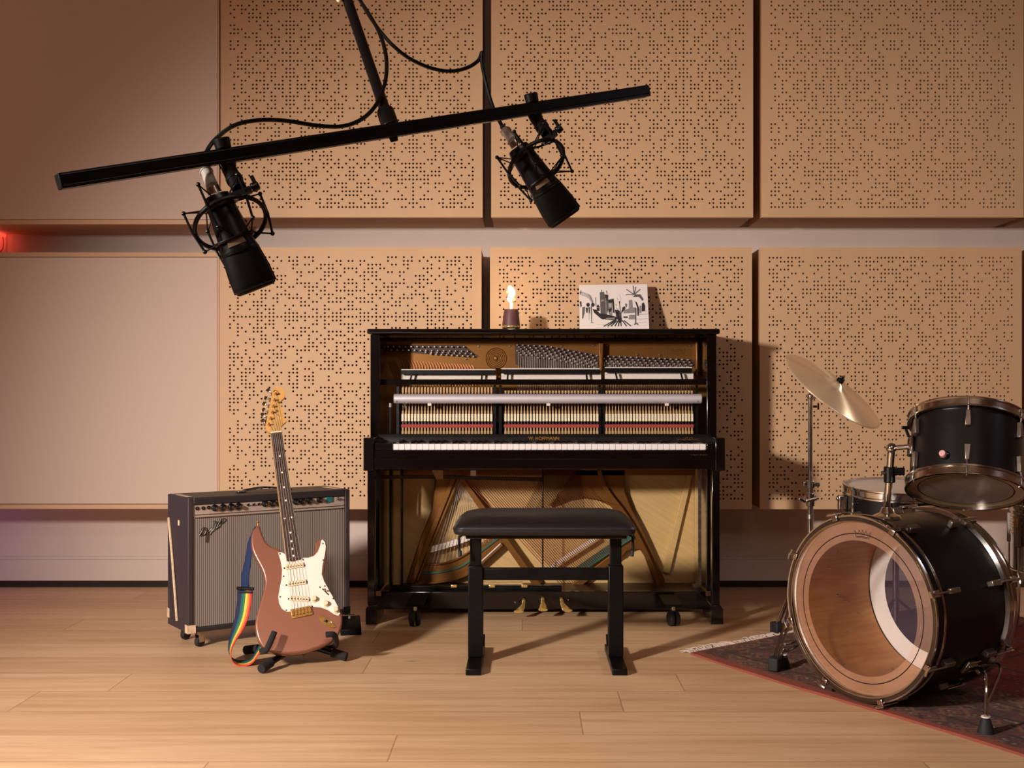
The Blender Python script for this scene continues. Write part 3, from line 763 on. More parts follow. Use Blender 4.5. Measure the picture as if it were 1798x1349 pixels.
tag(m.build('treble_strings', M['dark_wood'], t), kind='stuff')
ridge([(958, 1003), (985, 985), (1048, 944)], (6, 7), 4.830, .008, 'bridge_pins', 'white_felt')
ridge([(1000, 1012), (1050, 978), (1110, 938)], (12, 15), 4.831, .006, 'felt_band', 'green_felt')
pxpoly([(1208, 826), (1218, 826), (1176, 1008), (1164, 1005)], 4.865, .018, M['spruce'], 'soundboard_bar', bevel=.002)
for a, b_ in ((672, 683), (690, 702)):
    pxpoly([(a, 826), (b_, 826), (b_, 1032), (a, 1032)], 4.84, .03, M['spruce'], 'back_post', bevel=.002)
pxpoly([(1221, 824), (1230, 824), (1230, 1036), (1221, 1036)], 4.84, .03, M['spruce'], 'back_post', bevel=.002)
pxpoly([(1226, 824), (1231.5, 824), (1231.5, 1038), (1226, 1038)], 4.70, .01, M['steel'], 'side_strip')
pxpoly([(1217, 1026), (1226, 1026), (1226, 1037), (1217, 1037)], 4.70, .01, M['steel'], 'corner_plate')
for x in (686, 706):
    MB().cyl((at(x, 1, 4.76).x, 4.76, .0905), (at(x, 1, 4.76).x, 4.76, .6084), .0045, n=10).build('pedal_rod', M['black_satin'], t)
MB().cyl((at(953, 1, 4.74).x, 4.74, .0905), (at(953, 1, 4.74).x, 4.74, .6084), .0035, n=10).build('pedal_rod', M['black_satin'], t)
m = MB(); m.prism([at(672, 835, 4.74), at(672, 841, 4.74), at(765, 841, 4.74), at(952, 846, 4.74), at(952, 839, 4.74), at(765, 835.5, 4.74)], V((0, .02, 0))); m.build('trap_lever', M['dark_wood'], t, bevel=.001)
m = MB(); m.prism([at(758, 826, 4.73), at(778, 826, 4.73), at(778, 842, 4.73), at(766, 842, 4.73), at(762, 834, 4.73)], V((0, .009, 0))); m.build('lever_hinge', M['action_wood'], t, bevel=.001)
MB().box((at(826, 1, 4.73).x, 4.73, at(1, 836, 4.73).z), (at(836, 1, 4.73).x, 4.75, at(1, 826, 4.73).z)).build('lever_stop', M['white_felt'], t, bevel=.002)
MB().box((at(688, 1, 4.70).x, 4.69, .0905), (at(986, 1, 4.70).x, 4.715, at(1, 1028, 4.70).z)).build('trap_bar', M['black_satin'], t, bevel=.002)
MB().box((at(846, 1, 4.72).x, 4.72, at(1, 1027, 4.72).z), (at(918, 1, 4.72).x, 4.74, at(1, 1023, 4.72).z)).build('trap_stick', M['action_wood'], t, bevel=.001)
for x in (797, 864, 921):
    p = at(x, 1030.5, 4.685); MB().box((p.x - .013, 4.682, p.z - .004), (p.x + .013, 4.69, p.z + .008)).build('trap_hinge', M['brass'], t, bevel=.002)
# pedals
def pedal(x, y0, bend):
    a = at(x, y0, 4.64); e = a + V((bend, -.105, -.030))
    m = MB(); n = 14
    path = [a, a + V((0, -.03, -.002)), a + V((bend * .15, -.055, -.014)), a + V((bend * .7, -.085, -.026)), e]
    path = smooth_path(path, 5); ws = []
    prev = None
    for i, p in enumerate(path):
        f = i / (len(path) - 1); w = .0075 + .0145 * max(0, (f - .45) / .55) ** .8; h = .0055
        if f > .93: w *= .82
        R = [m.bm.verts.new(p + V((w * math.cos(t_), 0, h * math.sin(t_)))) for t_ in [2 * PI * k / n for k in range(n)]]
        if prev: m.bridge(prev, R)
        else: m.face(R)
        prev = R
    m.face(prev); return m.build('pedal', M['brass'], t)
pedal(920, 1053, -.022); pedal(953, 1050, 0.0); pedal(986, 1051, .022)
for x, y in ((904.5, 1057.5), (998, 1053.5)):
    MB().sphere(at(x, y, 4.644), .003, 8).build('board_screw', M['steel'], t)
# swivel castors under the front
for x in (727, 1184):
    p = on_floor(x, 1102)
    w = MB(); hub_ = p + V((0, .028, .0292))
    for s_ in (-1, 1):
        w.lathe([(1e-5, s_ * .022), (.012, s_ * .023), (.025, s_ * .020), (.029, s_ * .015), (.029, s_ * .005), (.018, s_ * .003), (1e-5, s_ * .003)], hub_, V((1, .25, 0)), 24)
    w.cyl(hub_ + V((-.006, 0, 0)), hub_ + V((.006, 0, 0)), .009, n=12)
    cs = w.build('castor', M['rubber'], t)
    MB().box((p.x - .006, p.y + .030, p.z + .056), (p.x + .008, p.y + .046, p.z + .0765)).build('castor_stem', M['steel'], cs, bevel=.002)
    MB().box((p.x - .034, p.y + .010, p.z + .077), (p.x + .034, p.y + .235, p.z + .086)).build('castor_plate', M['black_matte'], cs, bevel=.002)
# ================================================================== ON THE PIANO
LZ = 1.1637
c = V((at(897.5, 1, 4.80).x, 4.80, LZ))
t = thing('table_torch', c, 'burgundy tabletop torch with brass ring and small flame, on the piano lid', 'torch')
m = MB(); m.use(M['wine']).lathe([(1e-5, .024), (.0385, .024), (.0375, .030), (.034, .060), (.030, .088), (.0285, .0925), (.026, .094), (.022, .093), (.016, .088), (1e-5, .088)], c, (0, 0, 1), 40)
m.build('torch_body', None, t)
MB().lathe([(1e-5, 0), (.030, 0), (.036, .006), (.0375, .0145), (1e-5, .0145)], c, (0, 0, 1), 40).build('base', M['black_gloss'], t)
MB().lathe([(1e-5, .0147), (.038, .0147), (.0395, .0175), (.0395, .0212), (.038, .0238), (1e-5, .0238)], c, (0, 0, 1), 40).build('ring', M['brass'], t)
m = MB()
fl = [(0, .096, .004), (.001, .110, .006), (-.001, .124, .005), (-.006, .136, .011), (-.001, .148, .012), (.004, .160, .014), (.001, .172, .013), (-.004, .182, .012), (-.006, .190, .006), (-.006, .194, .001)]
m.tube(smooth_path([c + V((a, 0, b_)) for a, b_, r in fl], 4), [fl[min(int(i / 4), 9)][2] * (1 - (i % 4) / 4) + fl[min(int(i / 4) + 1, 9)][2] * ((i % 4) / 4) for i in range(37)], 12)
m.build('flame', M['flame'], t, smooth=60)
for q, r, k in ((V((-.016, .003, .166)), .005, 1.4), (V((.013, .0, .134)), .006, 1.3)): m = MB(); m.sphere(c + q, r, 10, (1, 1, k)); m.build('flame_wisp', M['flame_tip'], t)

# ink drawing on canvas leaning against the panel
psi = math.radians(-7); r_ = V((math.cos(psi), math.sin(psi), 0)); base = V((at(1018, 1, 4.885).x, 4.885, LZ + .0072))
u_ = (V((0, .085, .206))).normalized(); n_ = r_.cross(u_).normalized()
CWD, CHT = .297, .222
t = thing('canvas_print', base + r_ * CWD / 2, 'unframed canvas with black ink city sketch, leaning on the piano lid', 'picture')
m = MB(); m.obox(base, r_ * CWD, -n_ * .018, u_ * CHT); m.build('canvas', M['canvas_edge'], t, bevel=.0008)
m = MB(); m.poly([base + n_ * .0006 + r_ * a + u_ * b_ for a, b_ in ((.0008, .0008), (CWD - .0008, .0008), (CWD - .0008, CHT - .0008), (.0008, CHT - .0008))]); m.build('painted_face', M['canvas'], t)
lay = [0]
def cpt(x, y):
    return base + r_ * ((x - 97) / 1425 * CWD) + u_ * ((1040 - y) / 905 * CHT) + n_ * (.0009 + lay[0] * .00003)
art = MB()
def ink(k, *pts):
    lay[0] += 1; art.use(M[k]); art.prism([cpt(*p) for p in pts], n_ * .00002)
def stroke(k, w, *pts):
    lay[0] += 1; art.use(M[k])
    for (x0, y0), (x1, y1) in zip(pts, pts[1:]):
        d = V((x1 - x0, y1 - y0, 0)); d = V((-d.y, d.x, 0)).normalized() * w / 2
        art.prism([cpt(x0 + d.x, y0 + d.y), cpt(x1 + d.x, y1 + d.y), cpt(x1 - d.x, y1 - d.y), cpt(x0 - d.x, y0 - d.y)], n_ * .00002)
ink('ink3', (150, 270), (300, 320), (380, 420), (330, 460), (250, 380), (150, 350)); ink('ink2', (290, 320), (340, 350), (395, 470), (360, 520), (330, 420))
ink('ink2', (430, 390), (450, 390), (455, 560), (435, 560))
ink('ink0', (105, 470), (140, 460), (150, 560), (125, 590)); ink('ink1', (112, 290), (140, 230), (148, 300), (130, 350))
for x in (280, 380): ink('ink0', *[(x + 38 * math.cos(a), 535 + 42 * math.sin(a)) for a in [2 * PI * i / 9 for i in range(9)]])
ink('ink1', (160, 580), (215, 570), (205, 690), (175, 800), (150, 810)); ink('ink0', (230, 590), (275, 590), (265, 700), (240, 690)); ink('ink0', (285, 580), (320, 580), (310, 710), (290, 710))
ink('ink1', (335, 560), (360, 560), (355, 890), (340, 890)); stroke('ink2', 16, (330, 890), (385, 885)); stroke('ink3', 14, (292, 700), (296, 830))
ink('ink0', (370, 620), (440, 630), (600, 780), (600, 830), (540, 810), (400, 690))
ink('ink0', (455, 560), (490, 530), (520, 570), (515, 660), (455, 650)); stroke('ink3', 8, (455, 590), (520, 590))
ink('ink1', (530, 290), (620, 280), (630, 330), (700, 340), (705, 640), (630, 780), (585, 810), (535, 700)); ink('ink0', (640, 350), (705, 345), (700, 440), (645, 500)); ink('ink2', (540, 440), (600, 430), (625, 460), (560, 480))
ink('ink2', (640, 400), (660, 400), (660, 700), (640, 720)); stroke('ink0', 14, (565, 240), (568, 285)); stroke('ink0', 14, (670, 255), (680, 320))
ink('ink0', (700, 440), (815, 420), (820, 500), (700, 500)); ink('ink2', (705, 500), (780, 500), (775, 760), (705, 740)); ink('ink0', (785, 500), (820, 500), (825, 700), (790, 700)); ink('ink3', (720, 520), (760, 520), (755, 580), (720, 580)); ink('ink0', (705, 620), (770, 600), (760, 660), (700, 700))
ink('ink0', (480, 700), (640, 720), (840, 770), (900, 800), (840, 850), (640, 830), (560, 800)); ink('ink2', (640, 800), (830, 790), (820, 830), (650, 830))
ink('ink0', (830, 640), (900, 640), (960, 700), (970, 860), (940, 900), (900, 880), (850, 760)); stroke('ink1', 18, (930, 500), (940, 640), (930, 760)); ink('ink0', *[(933 + 17 * math.cos(a), 490 + 20 * math.sin(a)) for a in [2 * PI * i / 8 for i in range(8)]])
stroke('ink2', 8, (860, 590), (900, 640)); stroke('ink1', 14, (1000, 600), (960, 700), (950, 800)); stroke('ink2', 7, (880, 400), (905, 450)); stroke('ink3', 6, (930, 340), (960, 400), (950, 470)); stroke('ink2', 10, (850, 520), (870, 570))
ink('ink0', (985, 600), (1030, 570), (1055, 610), (1010, 660), (980, 700)); ink('ink1', (1050, 510), (1090, 530), (1075, 590), (1055, 590))
ink('ink2', (1125, 455), (1195, 445), (1200, 620), (1120, 620)); ink('ink2', (1030, 640), (1250, 590), (1250, 700), (1000, 710)); ink('ink2', (1120, 740), (1260, 740), (1260, 830), (1110, 830)); ink('ink0', (990, 770), (1090, 770), (1090, 800), (1010, 800))
ink('ink0', (1250, 470), (1290, 500), (1330, 620), (1320, 760), (1290, 760), (1290, 600)); ink('ink1', (1250, 600), (1275, 610), (1255, 930), (1235, 930)); stroke('ink1', 22, (1215, 930), (1260, 900), (1300, 935)); ink('ink2', (1340, 570), (1375, 560), (1370, 720), (1335, 700))
ink('ink0', (1390, 520), (1430, 500), (1455, 570), (1450, 660), (1380, 680)); ink('ink1', (1210, 395), (1260, 340), (1370, 340), (1430, 440), (1400, 470), (1340, 390))
for x, y in ((1085, 240), (1225, 170), (1285, 190), (1370, 240), (1065, 345)): stroke('ink1', 17, (x, y), (1240, 345))
for x in (590, 670, 740, 820, 890, 950, 1060, 1150): stroke('ink0', 20, (930 + (x - 930) * .35, 850), (x, 960))
for y in (680, 740, 830): stroke('ink2', 6, (1250, y), (1495, y - 10))
stroke('ink3', 5, (450, 925), (600, 930)); stroke('ink3', 5, (1270, 900), (1480, 880))
art.build('ink_drawing', None, t, smooth=0)

# ================================================================== PIANO BENCH
BX = .0632
t = thing('piano_bench', (BX, 3.83, 0), 'black adjustable piano bench with padded leather seat, in front of the piano', 'bench')
def rrect(w, d, r, z, n=6, cx=.0577, cy=3.825):
    o = []
    for sx, sy, a0 in ((1, 1, 0), (-1, 1, 90), (-1, -1, 180), (1, -1, 270)):
        for i in range(n + 1):
            a = math.radians(a0 + 90 * i / n); o.append(V((cx + sx * (w / 2 - r) + r * math.cos(a), cy + sy * (d / 2 - r) + r * math.sin(a), z)))
    return o
m = MB(); prev = None
for w, d, z, r in ((.555, .305, .4445, .02), (.583, .330, .448, .03), (.592, .338, .458, .034), (.592, .338, .466, .034), (.586, .332, .474, .036), (.562, .304, .486, .05), (.530, .270, .499, .06), (.475, .22, .5075, .06), (.28, .12, .510, .04)):
    R = [m.bm.verts.new(p) for p in rrect(w, d, r, z)]
    if prev: m.bridge(prev, R)
    else: m.face(list(reversed(R)))
    prev = R
m.face(prev); seat = m.build('seat', M['leather'], t, smooth=60)
m = MB(); m.tube(rrect(.592, .338, .034, .4655), .0022, 6, closed=True); m.build('piping', M['leather'], seat)
MB().box((BX - .262, 3.70, .430), (BX + .262, 3.95, .4440)).build('seat_frame', M['black_gloss'], t, bevel=.002)
for s_ in (-1, 1):
    x = BX + s_ * .2345
    MB().box((x - .019, 3.805, .325), (x + .019, 3.843, .4298)).build('leg', M['black_satin'], t, bevel=.003)
    MB().box((x - .025, 3.799, .0225), (x + .025, 3.849, .327)).build('leg_sleeve', M['black_satin'], t, bevel=.003)
    MB().box((x - .0245, 3.642, .0), (x + .0245, 4.005, .0222)).build('foot', M['black_satin'], t, bevel=.003)
    lx = BX + s_ * .286
    lv = MB().tube([V((BX + s_ * .262, 3.76, .436)), V((lx - s_ * .012, 3.76, .437)), V((lx, 3.76, .430)), V((lx + s_ * .001, 3.755, .40)), V((lx - s_ * .003, 3.75, .372))], .0045, 10).build('height_lever', M['black_matte'], t)
    MB().cyl((lx - s_ * .002, 3.752, .385), (lx - s_ * .0035, 3.749, .366), .0065, n=12).build('lever_grip', M['rubber'], lv, bevel=.002)
    MB().cyl((x - s_ * .026, 3.83, .055), (x - s_ * .026, 3.86, .085), .004, n=8).build('foot_latch', M['black_metal'], t)
MB().box((BX - .2093, 3.808, .278), (BX + .2093, 3.84, .317)).build('crossbar', M['black_satin'], t, bevel=.002)

# ================================================================== GUITAR AMPLIFIER
ang = math.radians(36); A0 = V((-1.19, 4.0, 0)); au = V((math.cos(ang), math.sin(ang), 0)); av = V((-math.sin(ang), math.cos(ang), 0)); az = V((0, 0, 1))
AW, AD, AB, AT = .632, .215, .058, .535
def A(s, b, z): return A0 + au * s + av * b + az * z
def apx(px, py, off=0.0):
    return on_plane(px, py, A0 - av * off, -av)
t = thing('guitar_amplifier', A(AW / 2, AD / 2, 0), 'worn black guitar combo amplifier with silver grille cloth, behind the copper guitar', 'amplifier')
m = MB()
wall = .020
m.use(M['tolex'])
m.obox(A(0, 0, AB), au * wall, av * AD, az * (AT - AB)); m.obox(A(AW - wall, 0, AB), au * wall, av * AD, az * (AT - AB))
m.use(M['tolex_top']); m.obox(A(wall, 0, AT - .026), au * (AW - 2 * wall), av * AD, az * .026); m.obox(A(wall, 0, AB), au * (AW - 2 * wall), av * AD, az * .018)
m.use(M['black_matte']); m.obox(A(wall, AD - .02, AB + .018), au * (AW - 2 * wall), av * .012, az * (AT - AB - .045))
cab = m.build('cabinet', None, t, bevel=.004, segs=3)
x0, x1, z0, z1 = wall + .001, AW - wall - .001, AB + .019, .4605
m = MB(); m.obox(A(x0, .006, z0), au * (x1 - x0), av * .015, az * (z1 - z0))
m.build('speaker_grille', M['grille'], t, smooth=0, uvfun=lambda p: ((p - A0).dot(au) / .62 * 1.0, p.z / .62))
m = MB(); m.obox(A(x0, .0065, .4610), au * (x1 - x0), av * .02, az * .0475); cp = m.build('control_panel', M['amp_panel'], t, bevel=.001)
m = MB(); m.obox(A(x0, .0035, .4612), au * (x1 - x0), av * .003, az * .004); m.obox(A(x0, .0035, .4725), au * (x1 - x0), av * .003, az * .0022); m.build('panel_trim', M['steel'], cp)
def knob(px, py, r=.0095, big=True):
    p = apx(px, py, -.006)
    m = MB(); m.lathe([(1e-5, .020), (r * .55, .020), (r * .72, .018), (r * .8, .008), (r * 1.25, .005), (r * 1.3, 0), (1e-5, 0)], p, -av, 20)
    k = m.build('control_knob', M['knob'], cp)
    MB().lathe([(1e-5, .0212), (r * .42, .0208), (r * .42, .0195)], p, -av, 14).build('knob_cap', M['steel'], k)
for x, y in ((376.5, 892), (391, 891), (405.5, 890), (418.5, 889), (464.5, 884.5), (478.5, 883.8), (519, 881), (530.5, 880), (543, 879), (561, 877.5), (491, 883)): knob(x, y)
for x, y in ((346, 893), (356.5, 892.5), (366, 891.5)):
    p = apx(x, y, -.0055); MB().lathe([(.0065, 0), (.0065, .003), (.0035, .003), (.0035, -.003), (1e-5, -.003)], p, -av, 14).build('input_jack', M['knob'], cp)
for x, y in ((435, 887), (445, 886.4), (454, 885.5)):
    p = apx(x, y, -.0055); m = MB(); m.cyl(p, p - av * .004, .004, n=10); m.cyl(p - av * .004, p - av * .013 + az * .005, .0018, .0022, 8); m.build('toggle_switch', M['black_metal'], cp)
p = apx(578, 877.5, -.0055); MB().obox(p - au * .014 - az * .010, au * .028, -av * .004, az * .020).build('panel_lamp', M['jewel'], cp, bevel=.002)
p = apx(593, 876, -.0055); m = MB(); m.cyl(p, p - av * .006, .006, n=12); m.cyl(p - av * .006, p - av * .018 + az * .004, .0025, n=8); m.build('power_switch', M['steel'], cp)
# script badge
def zz(x, y): return (320 + x / 16.86, 890 + y / 16.86)
S = [[(500, 835), (560, 745), (600, 660), (650, 635), (695, 645), (700, 690), (665, 790), (600, 840), (510, 850)], [(690, 730), (760, 745), (830, 690), (880, 620)], [(745, 770), (738, 850), (728, 960), (722, 1060)], [(722, 765), (790, 730), (850, 650), (890, 640), (860, 720), (820, 790), (815, 830)],
     [(880, 730), (930, 650), (975, 560), (1000, 480), (945, 440), (940, 520), (935, 600), (960, 665)], [(960, 665), (1010, 620), (1060, 520), (1115, 410), (1130, 385)], [(1010, 640), (1070, 590), (1100, 560), (1120, 520)], [(1115, 500), (1165, 480), (1215, 440), (1265, 380), (1240, 365), (1185, 400), (1180, 470)], [(1170, 360), (1180, 420), (1165, 495)]]
m = MB(); m2 = MB()
for s_ in S:
    pts = smooth_path([apx(*zz(*p), -.004) for p in s_], 4)
    m.tube(pts, .0032, 6); m2.tube([p - av * .0022 for p in pts], .0015, 6)
lg = m.build('badge', M['knob'], t); m2.build('badge_silver', M['steel'], lg)  # silver script stroke laid over its black outline
# handle, corners, castors, torn vinyl
ha, hb = A(.235, .10, AT + .001), A(.415, .10, AT + .001)
m = MB(); hp = smooth_path([ha + az * .003, A(.26, .10, AT + .010), A(.325, .10, AT + .016), A(.39, .10, AT + .010), hb + az * .003], 4)
m.ribbon([p - av * .013 for p in hp], [p + av * .013 for p in hp]); h = m.build('handle', M['rubber'], t, solid=.005)
for p in (ha, hb): MB().obox(p - au * .018 - av * .016, au * .036, av * .032, az * .008).build('handle_cap', M['steel'], h, bevel=.004)
def corner(s, b, z, ds, db, dz, k):
    m = MB(); m.obox(A(s, b, z), au * ds, av * db, az * .0025 * (1 if dz > 0 else 1)); m.obox(A(s, b, z), au * .0025 * (1 if ds > 0 else -1), av * db, az * dz); m.obox(A(s, b, z), au * ds, av * .0025 * (1 if db > 0 else -1), az * dz)
    m.build('corner_guard', M[k], t, bevel=.001)
corner(-.0015, -.0015, AB - .0015, .030, .030, .030, 'scuff'); corner(-.0015, AD + .0015, AB + .025, .022, -.022, .035, 'scuff'); corner(AW + .0015, -.0015, AB - .0015, -.03, .03, .03, 'black_metal')
for s0, s1, b0, b1 in ((.002, .032, .045, .165), (AW - .05, AW - .012, .045, .16)):
    MB().obox(A(s0 + .01, b0, AT), au * (s1 - s0 - .012), av * (b1 - b0), az * .0008).build('scuff_patch', M['scuff'], t)
for s_, b in ((.055, .035), (AW - .055, .035), (.055, AD - .035), (AW - .055, AD - .035)):
    p = A(s_, b, 0); w = MB(); dr = (au + av * .4).normalized(); dn = V((-dr.y, dr.x, 0))
    w.lathe([(1e-5, -.009), (.017, -.009), (.0195, -.006), (.0195, .006), (.017, .009), (1e-5, .009)], p + az * .0196, dn, 20)
    cs = w.build('castor', M['rubber'], t)
    f = MB(); f.obox(p - dr * .012 - dn * .012 + az * .018, dr * .024, dn * .0025, az * .036); f.obox(p - dr * .012 + dn * .0096 + az * .018, dr * .024, dn * .0025, az * .036); f.obox(p - dr * .018 - dn * .018 + az * .053, dr * .036, dn * .036, az * .005)
    f.build('castor_fork', M['old_chrome'], cs)
m = MB()
L_ = [A(-.001, .205, .44), A(-.006, .19, .36), A(-.010, .165, .25), A(-.010, .14, .14), A(-.004, .125, .085)]; R_ = [A(-.001, .195, .45), A(-.003, .165, .36), A(-.004, .135, .25), A(-.004, .11, .14), A(-.002, .105, .09)]
m.ribbon(smooth_path(L_, 3), smooth_path(R_, 3)); m.build('torn_vinyl', M['tolex'], t, solid=.0015)
m = MB(); m.tube(smooth_path([A(-.004, .192, .45), A(-.005, .163, .36), A(-.006, .133, .25), A(-.006, .108, .14), A(-.004, .103, .088)], 3), .0045, 6); m.build('torn_edge', M['scuff'], t)
MB().obox(A(-.003, .085, .43), au * .004, av * .014, az * .020).build('side_plug', M['scuff'], t, bevel=.002)

# ------------------------------------------------------------------ foot switch
p0 = on_floor(598, 1117); p1 = on_floor(634.5, 1115.5)
dx = (p1 - p0).normalized(); dy = V((-dx.y, dx.x, 0))
t = thing('foot_switch', (p0 + p1) / 2 + dy * .06, 'small black foot pedal on the floor between amplifier and piano', 'pedal')
m = MB(); w = (p1 - p0).length
m.prism([p0, p0 + az * .022, p0 + dy * .016 + az * .030, p0 + dy * .11 + az * .052, p0 + dy * .125 + az * .05, p0 + dy * .125], dx * w); m.build('housing', M['black_matte'], t, bevel=.003)
q = p0 + dx * (w - .04) + dy * .085 + az * .047
m = MB(); m.cyl(q, q + az * .006, .006, n=12); m.cyl(q + az * .006, q + az * .012, .0045, n=12); m.build('switch_button', M['steel'], t)
m = MB(); m.tube(smooth_path([p0 + dx * .02 + dy * .112 + az * .056, p0 + dx * .05 + dy * .115 + az * .056, p0 + dx * (w - .02) + dy * .112 + az * .0555], 3), .0016, 6); m.build('cable', M['black_matte'], t)

# ================================================================== ELECTRIC GUITAR
Bp, Tp = at(527, 1140, 3.72), at(487, 690, 4.08)
gu = (Tp - Bp).normalized(); g_r0 = V((math.cos(math.radians(14)), math.sin(math.radians(14)), 0))
gn = g_r0.cross(gu).normalized(); gr = gu.cross(gn).normalized()
if gn.y > 0: gn = -gn
def G(px, py, off=0.0): return on_plane(px, py, Bp + gn * off, gn)
def g7(x, y, off=0.0): return G(430 + x / 4.495, 900 + y / 4.495, off)
def g6(x, y, off=0.0): return G(430 + x / 7.1, 670 + y / 7.1, off)
t = thing('electric_guitar', Bp, 'copper coloured electric guitar with white pickguard, upright on a floor stand', 'guitar')
body = [(100, 104), (122, 114), (138, 170), (165, 228), (205, 264), (262, 284), (310, 320), (330, 350), (380, 362), (445, 358), (482, 356), (520, 344), (546, 312), (556, 262), (566, 224), (588, 205), (612, 208), (635, 232), (650, 275), (648, 335), (634, 420), (625, 485), (630, 535), (652, 595), (692, 665), (732, 735), (764, 785), (771, 845), (764, 905), (740, 962), (700, 1005), (640, 1042), (560, 1075), (480, 1100), (390, 1113), (300, 1115), (220, 1106), (170, 1087), (130, 1050), (102, 1000), (86, 940), (81, 880), (90, 820), (106, 760), (126, 690), (146, 620), (156, 560), (150, 500), (128, 440), (96, 380), (66, 320), (50, 258), (50, 190), (66, 135)]
def inset(pts, k):
    n = len(pts); out = []
    c_ = sum((V((x, y, 0)) for x, y in pts), V()) / n
    for i in range(n):
        a, b_ = V((*pts[i - 1], 0)), V((*pts[(i + 1) % n], 0)); tg = (b_ - a).normalized(); nn = V((-tg.y, tg.x, 0))
        out.append((pts[i][0] + nn.x * k, pts[i][1] + nn.y * k))
    return out
bs = [(v.x, v.y) for v in smooth_path([V((x, y, 0)) for x, y in body], 3, closed=True)]
m = MB(); prev = None
rings = [(18, 0), (14, 0), (7, -.0012), (2.5, -.004), (0, -.0085), (0, -.034), (2.5, -.0385), (8, -.042)]
for k, off in rings:
    # each ring is laid out on the face plane and then pushed straight back along the body's own normal
    R = [m.bm.verts.new(g7(x, y, 0) + gn * off) for x, y in inset(bs, k)]
    if prev: m.bridge(prev, R)
    else: f = m.face(R); ff = [f]
    prev = R
f2 = m.face(list(reversed(prev)))
ff[0].normal_update(); f2.normal_update()
bmesh.ops.triangulate(m.bm, faces=[f for f in (ff[0], f2) if f], ngon_method='EAR_CLIP')
gb = m.build('body', M['copper_paint'], t, smooth=50)
pg = [(262, 318), (290, 316), (318, 332), (330, 382), (384, 392), (446, 372), (450, 360), (500, 360), (545, 345), (575, 312), (595, 262), (600, 224), (612, 216), (632, 238), (638, 275), (630, 340), (612, 420), (606, 490), (625, 545), (660, 610), (700, 680), (745, 768), (749, 800), (737, 817), (705, 806), (655, 772), (600, 752), (530, 746), (450, 757), (365, 784), (330, 786), (292, 762), (271, 720), (263, 670), (275, 600), (290, 520), (293, 450), (281, 380)]
m = MB(); m.prism([g7(x, y, .0005) for x, y in pg], gn * .0022); pgo = m.build('pickguard', M['parchment'], t, smooth=0)
for x, y in ((277, 328), (458, 374), (616, 247), (617, 376), (305, 505), (278, 667), (327, 774), (530, 742), (697, 681), (631, 582), (593, 591)):
    MB().lathe([(1e-5, .0012), (.0026, .0008), (.0026, 0)], g7(x, y, .0027), gn, 10).build('screw', M['screw'], pgo)
def gbar(x0, y0, x1, y1, w, off, th, name, k, par, bev=.002):
    a, b_ = g7(x0, y0, off), g7(x1, y1, off); d = (b_ - a); s = d.cross(gn).normalized() * w
    m = MB(); m.obox(a - s / 2, d, s, gn * th); return m.build(name, M[k], par, bevel=bev, segs=3)
for x0, y0, x1, y1 in ((318, 436, 466, 415), (334, 570, 484, 548), (352, 680, 506, 688)):
    pk = gbar(x0, y0, x1, y1, .0165, .0027, .0055, 'pickup', 'cream', t)
    a, b_ = g7(x0, y0, .0083), g7(x1, y1, .0083)
    for i in range(6):
        p = a.lerp(b_, .12 + .76 * i / 5); MB().cyl(p, p + gn * .001, .0024, n=10).build('pole_piece', M['screw'], pk)
    for q in (-.035, 1.035):
        p = a.lerp(b_, q) - gn * .0055; MB().lathe([(1e-5, .0016), (.003, .001), (.003, 0)], p, gn, 10).build('pickup_screw', M['screw'], pk)
for x, y in ((545, 685), (637, 722), (716, 772)):
    MB().lathe([(1e-5, .015), (.0065, .015), (.0078, .013), (.0085, .005), (.0115, .0035), (.0118, 0), (1e-5, 0)], g7(x, y, .0027), gn, 20).build('control_knob', M['cream'], t)
a = g7(612, 602, .0028); b_ = g7(662, 652, .0028)
MB().tube([a, b_], .002, 6).build('selector_slot', M['screw'], pgo)
p = a.lerp(b_, .35); m = MB(); m.cyl(p, p + gn * .012, .0014, n=8); m.lathe([(1e-5, .022), (.0035, .019), (.003, .011), (1e-5, .010)], p, gn, 10); m.build('selector_switch', M['gold_hw'], t)
# bridge
q = [g7(358, 768, .0005), g7(516, 738, .0005), g7(540, 808, .0005), g7(375, 842, .0005)]
m = MB(); m.prism(q, gn * .004); br = m.build('bridge', M['gold_hw'], t, bevel=.001)
for i in range(6):
    f = .08 + .84 * i / 5; a = q[0].lerp(q[1], f - .055); b_ = q[3].lerp(q[2], f - .055); a2 = q[0].lerp(q[1], f + .055)
    m = MB(); dd = (b_ - a); m.obox(a + dd * .18 + gn * .0045, dd * .55, (a2 - a) * .92, gn * .0045); m.build('saddle', M['gold_hw'], br, bevel=.0008, segs=1)
    p = q[0].lerp(q[1], f) + gn * .0045; MB().lathe([(1e-5, .002), (.0022, .0016), (.0022, -.003)], p + dd * .06, gn, 8).build('bridge_screw', M['gold_hw'], br)
# jack plate
jc = [(575, 838), (583, 820), (605, 815), (645, 835), (690, 870), (722, 905), (700, 914), (650, 900), (605, 875)]
m = MB(); m.prism([g7(x, y, .0004) for x, y in jc], gn * .003); jk = m.build('jack_plate', M['gold_hw'], t, bevel=.001)
m = MB(); pc = g7(662, 873, .0034); m.lathe([(1e-5, -.0028), (.006, -.002), (.0085, .0004), (.009, .0006)], pc, gn, 18); m.build('jack_cup', M['chrome'], jk)
m = MB(); pc = g7(640, 860, .0036); m.sphere(pc, .0065, 14, (1, .3, 1)); m.build('jack_socket', M['knob'], jk)
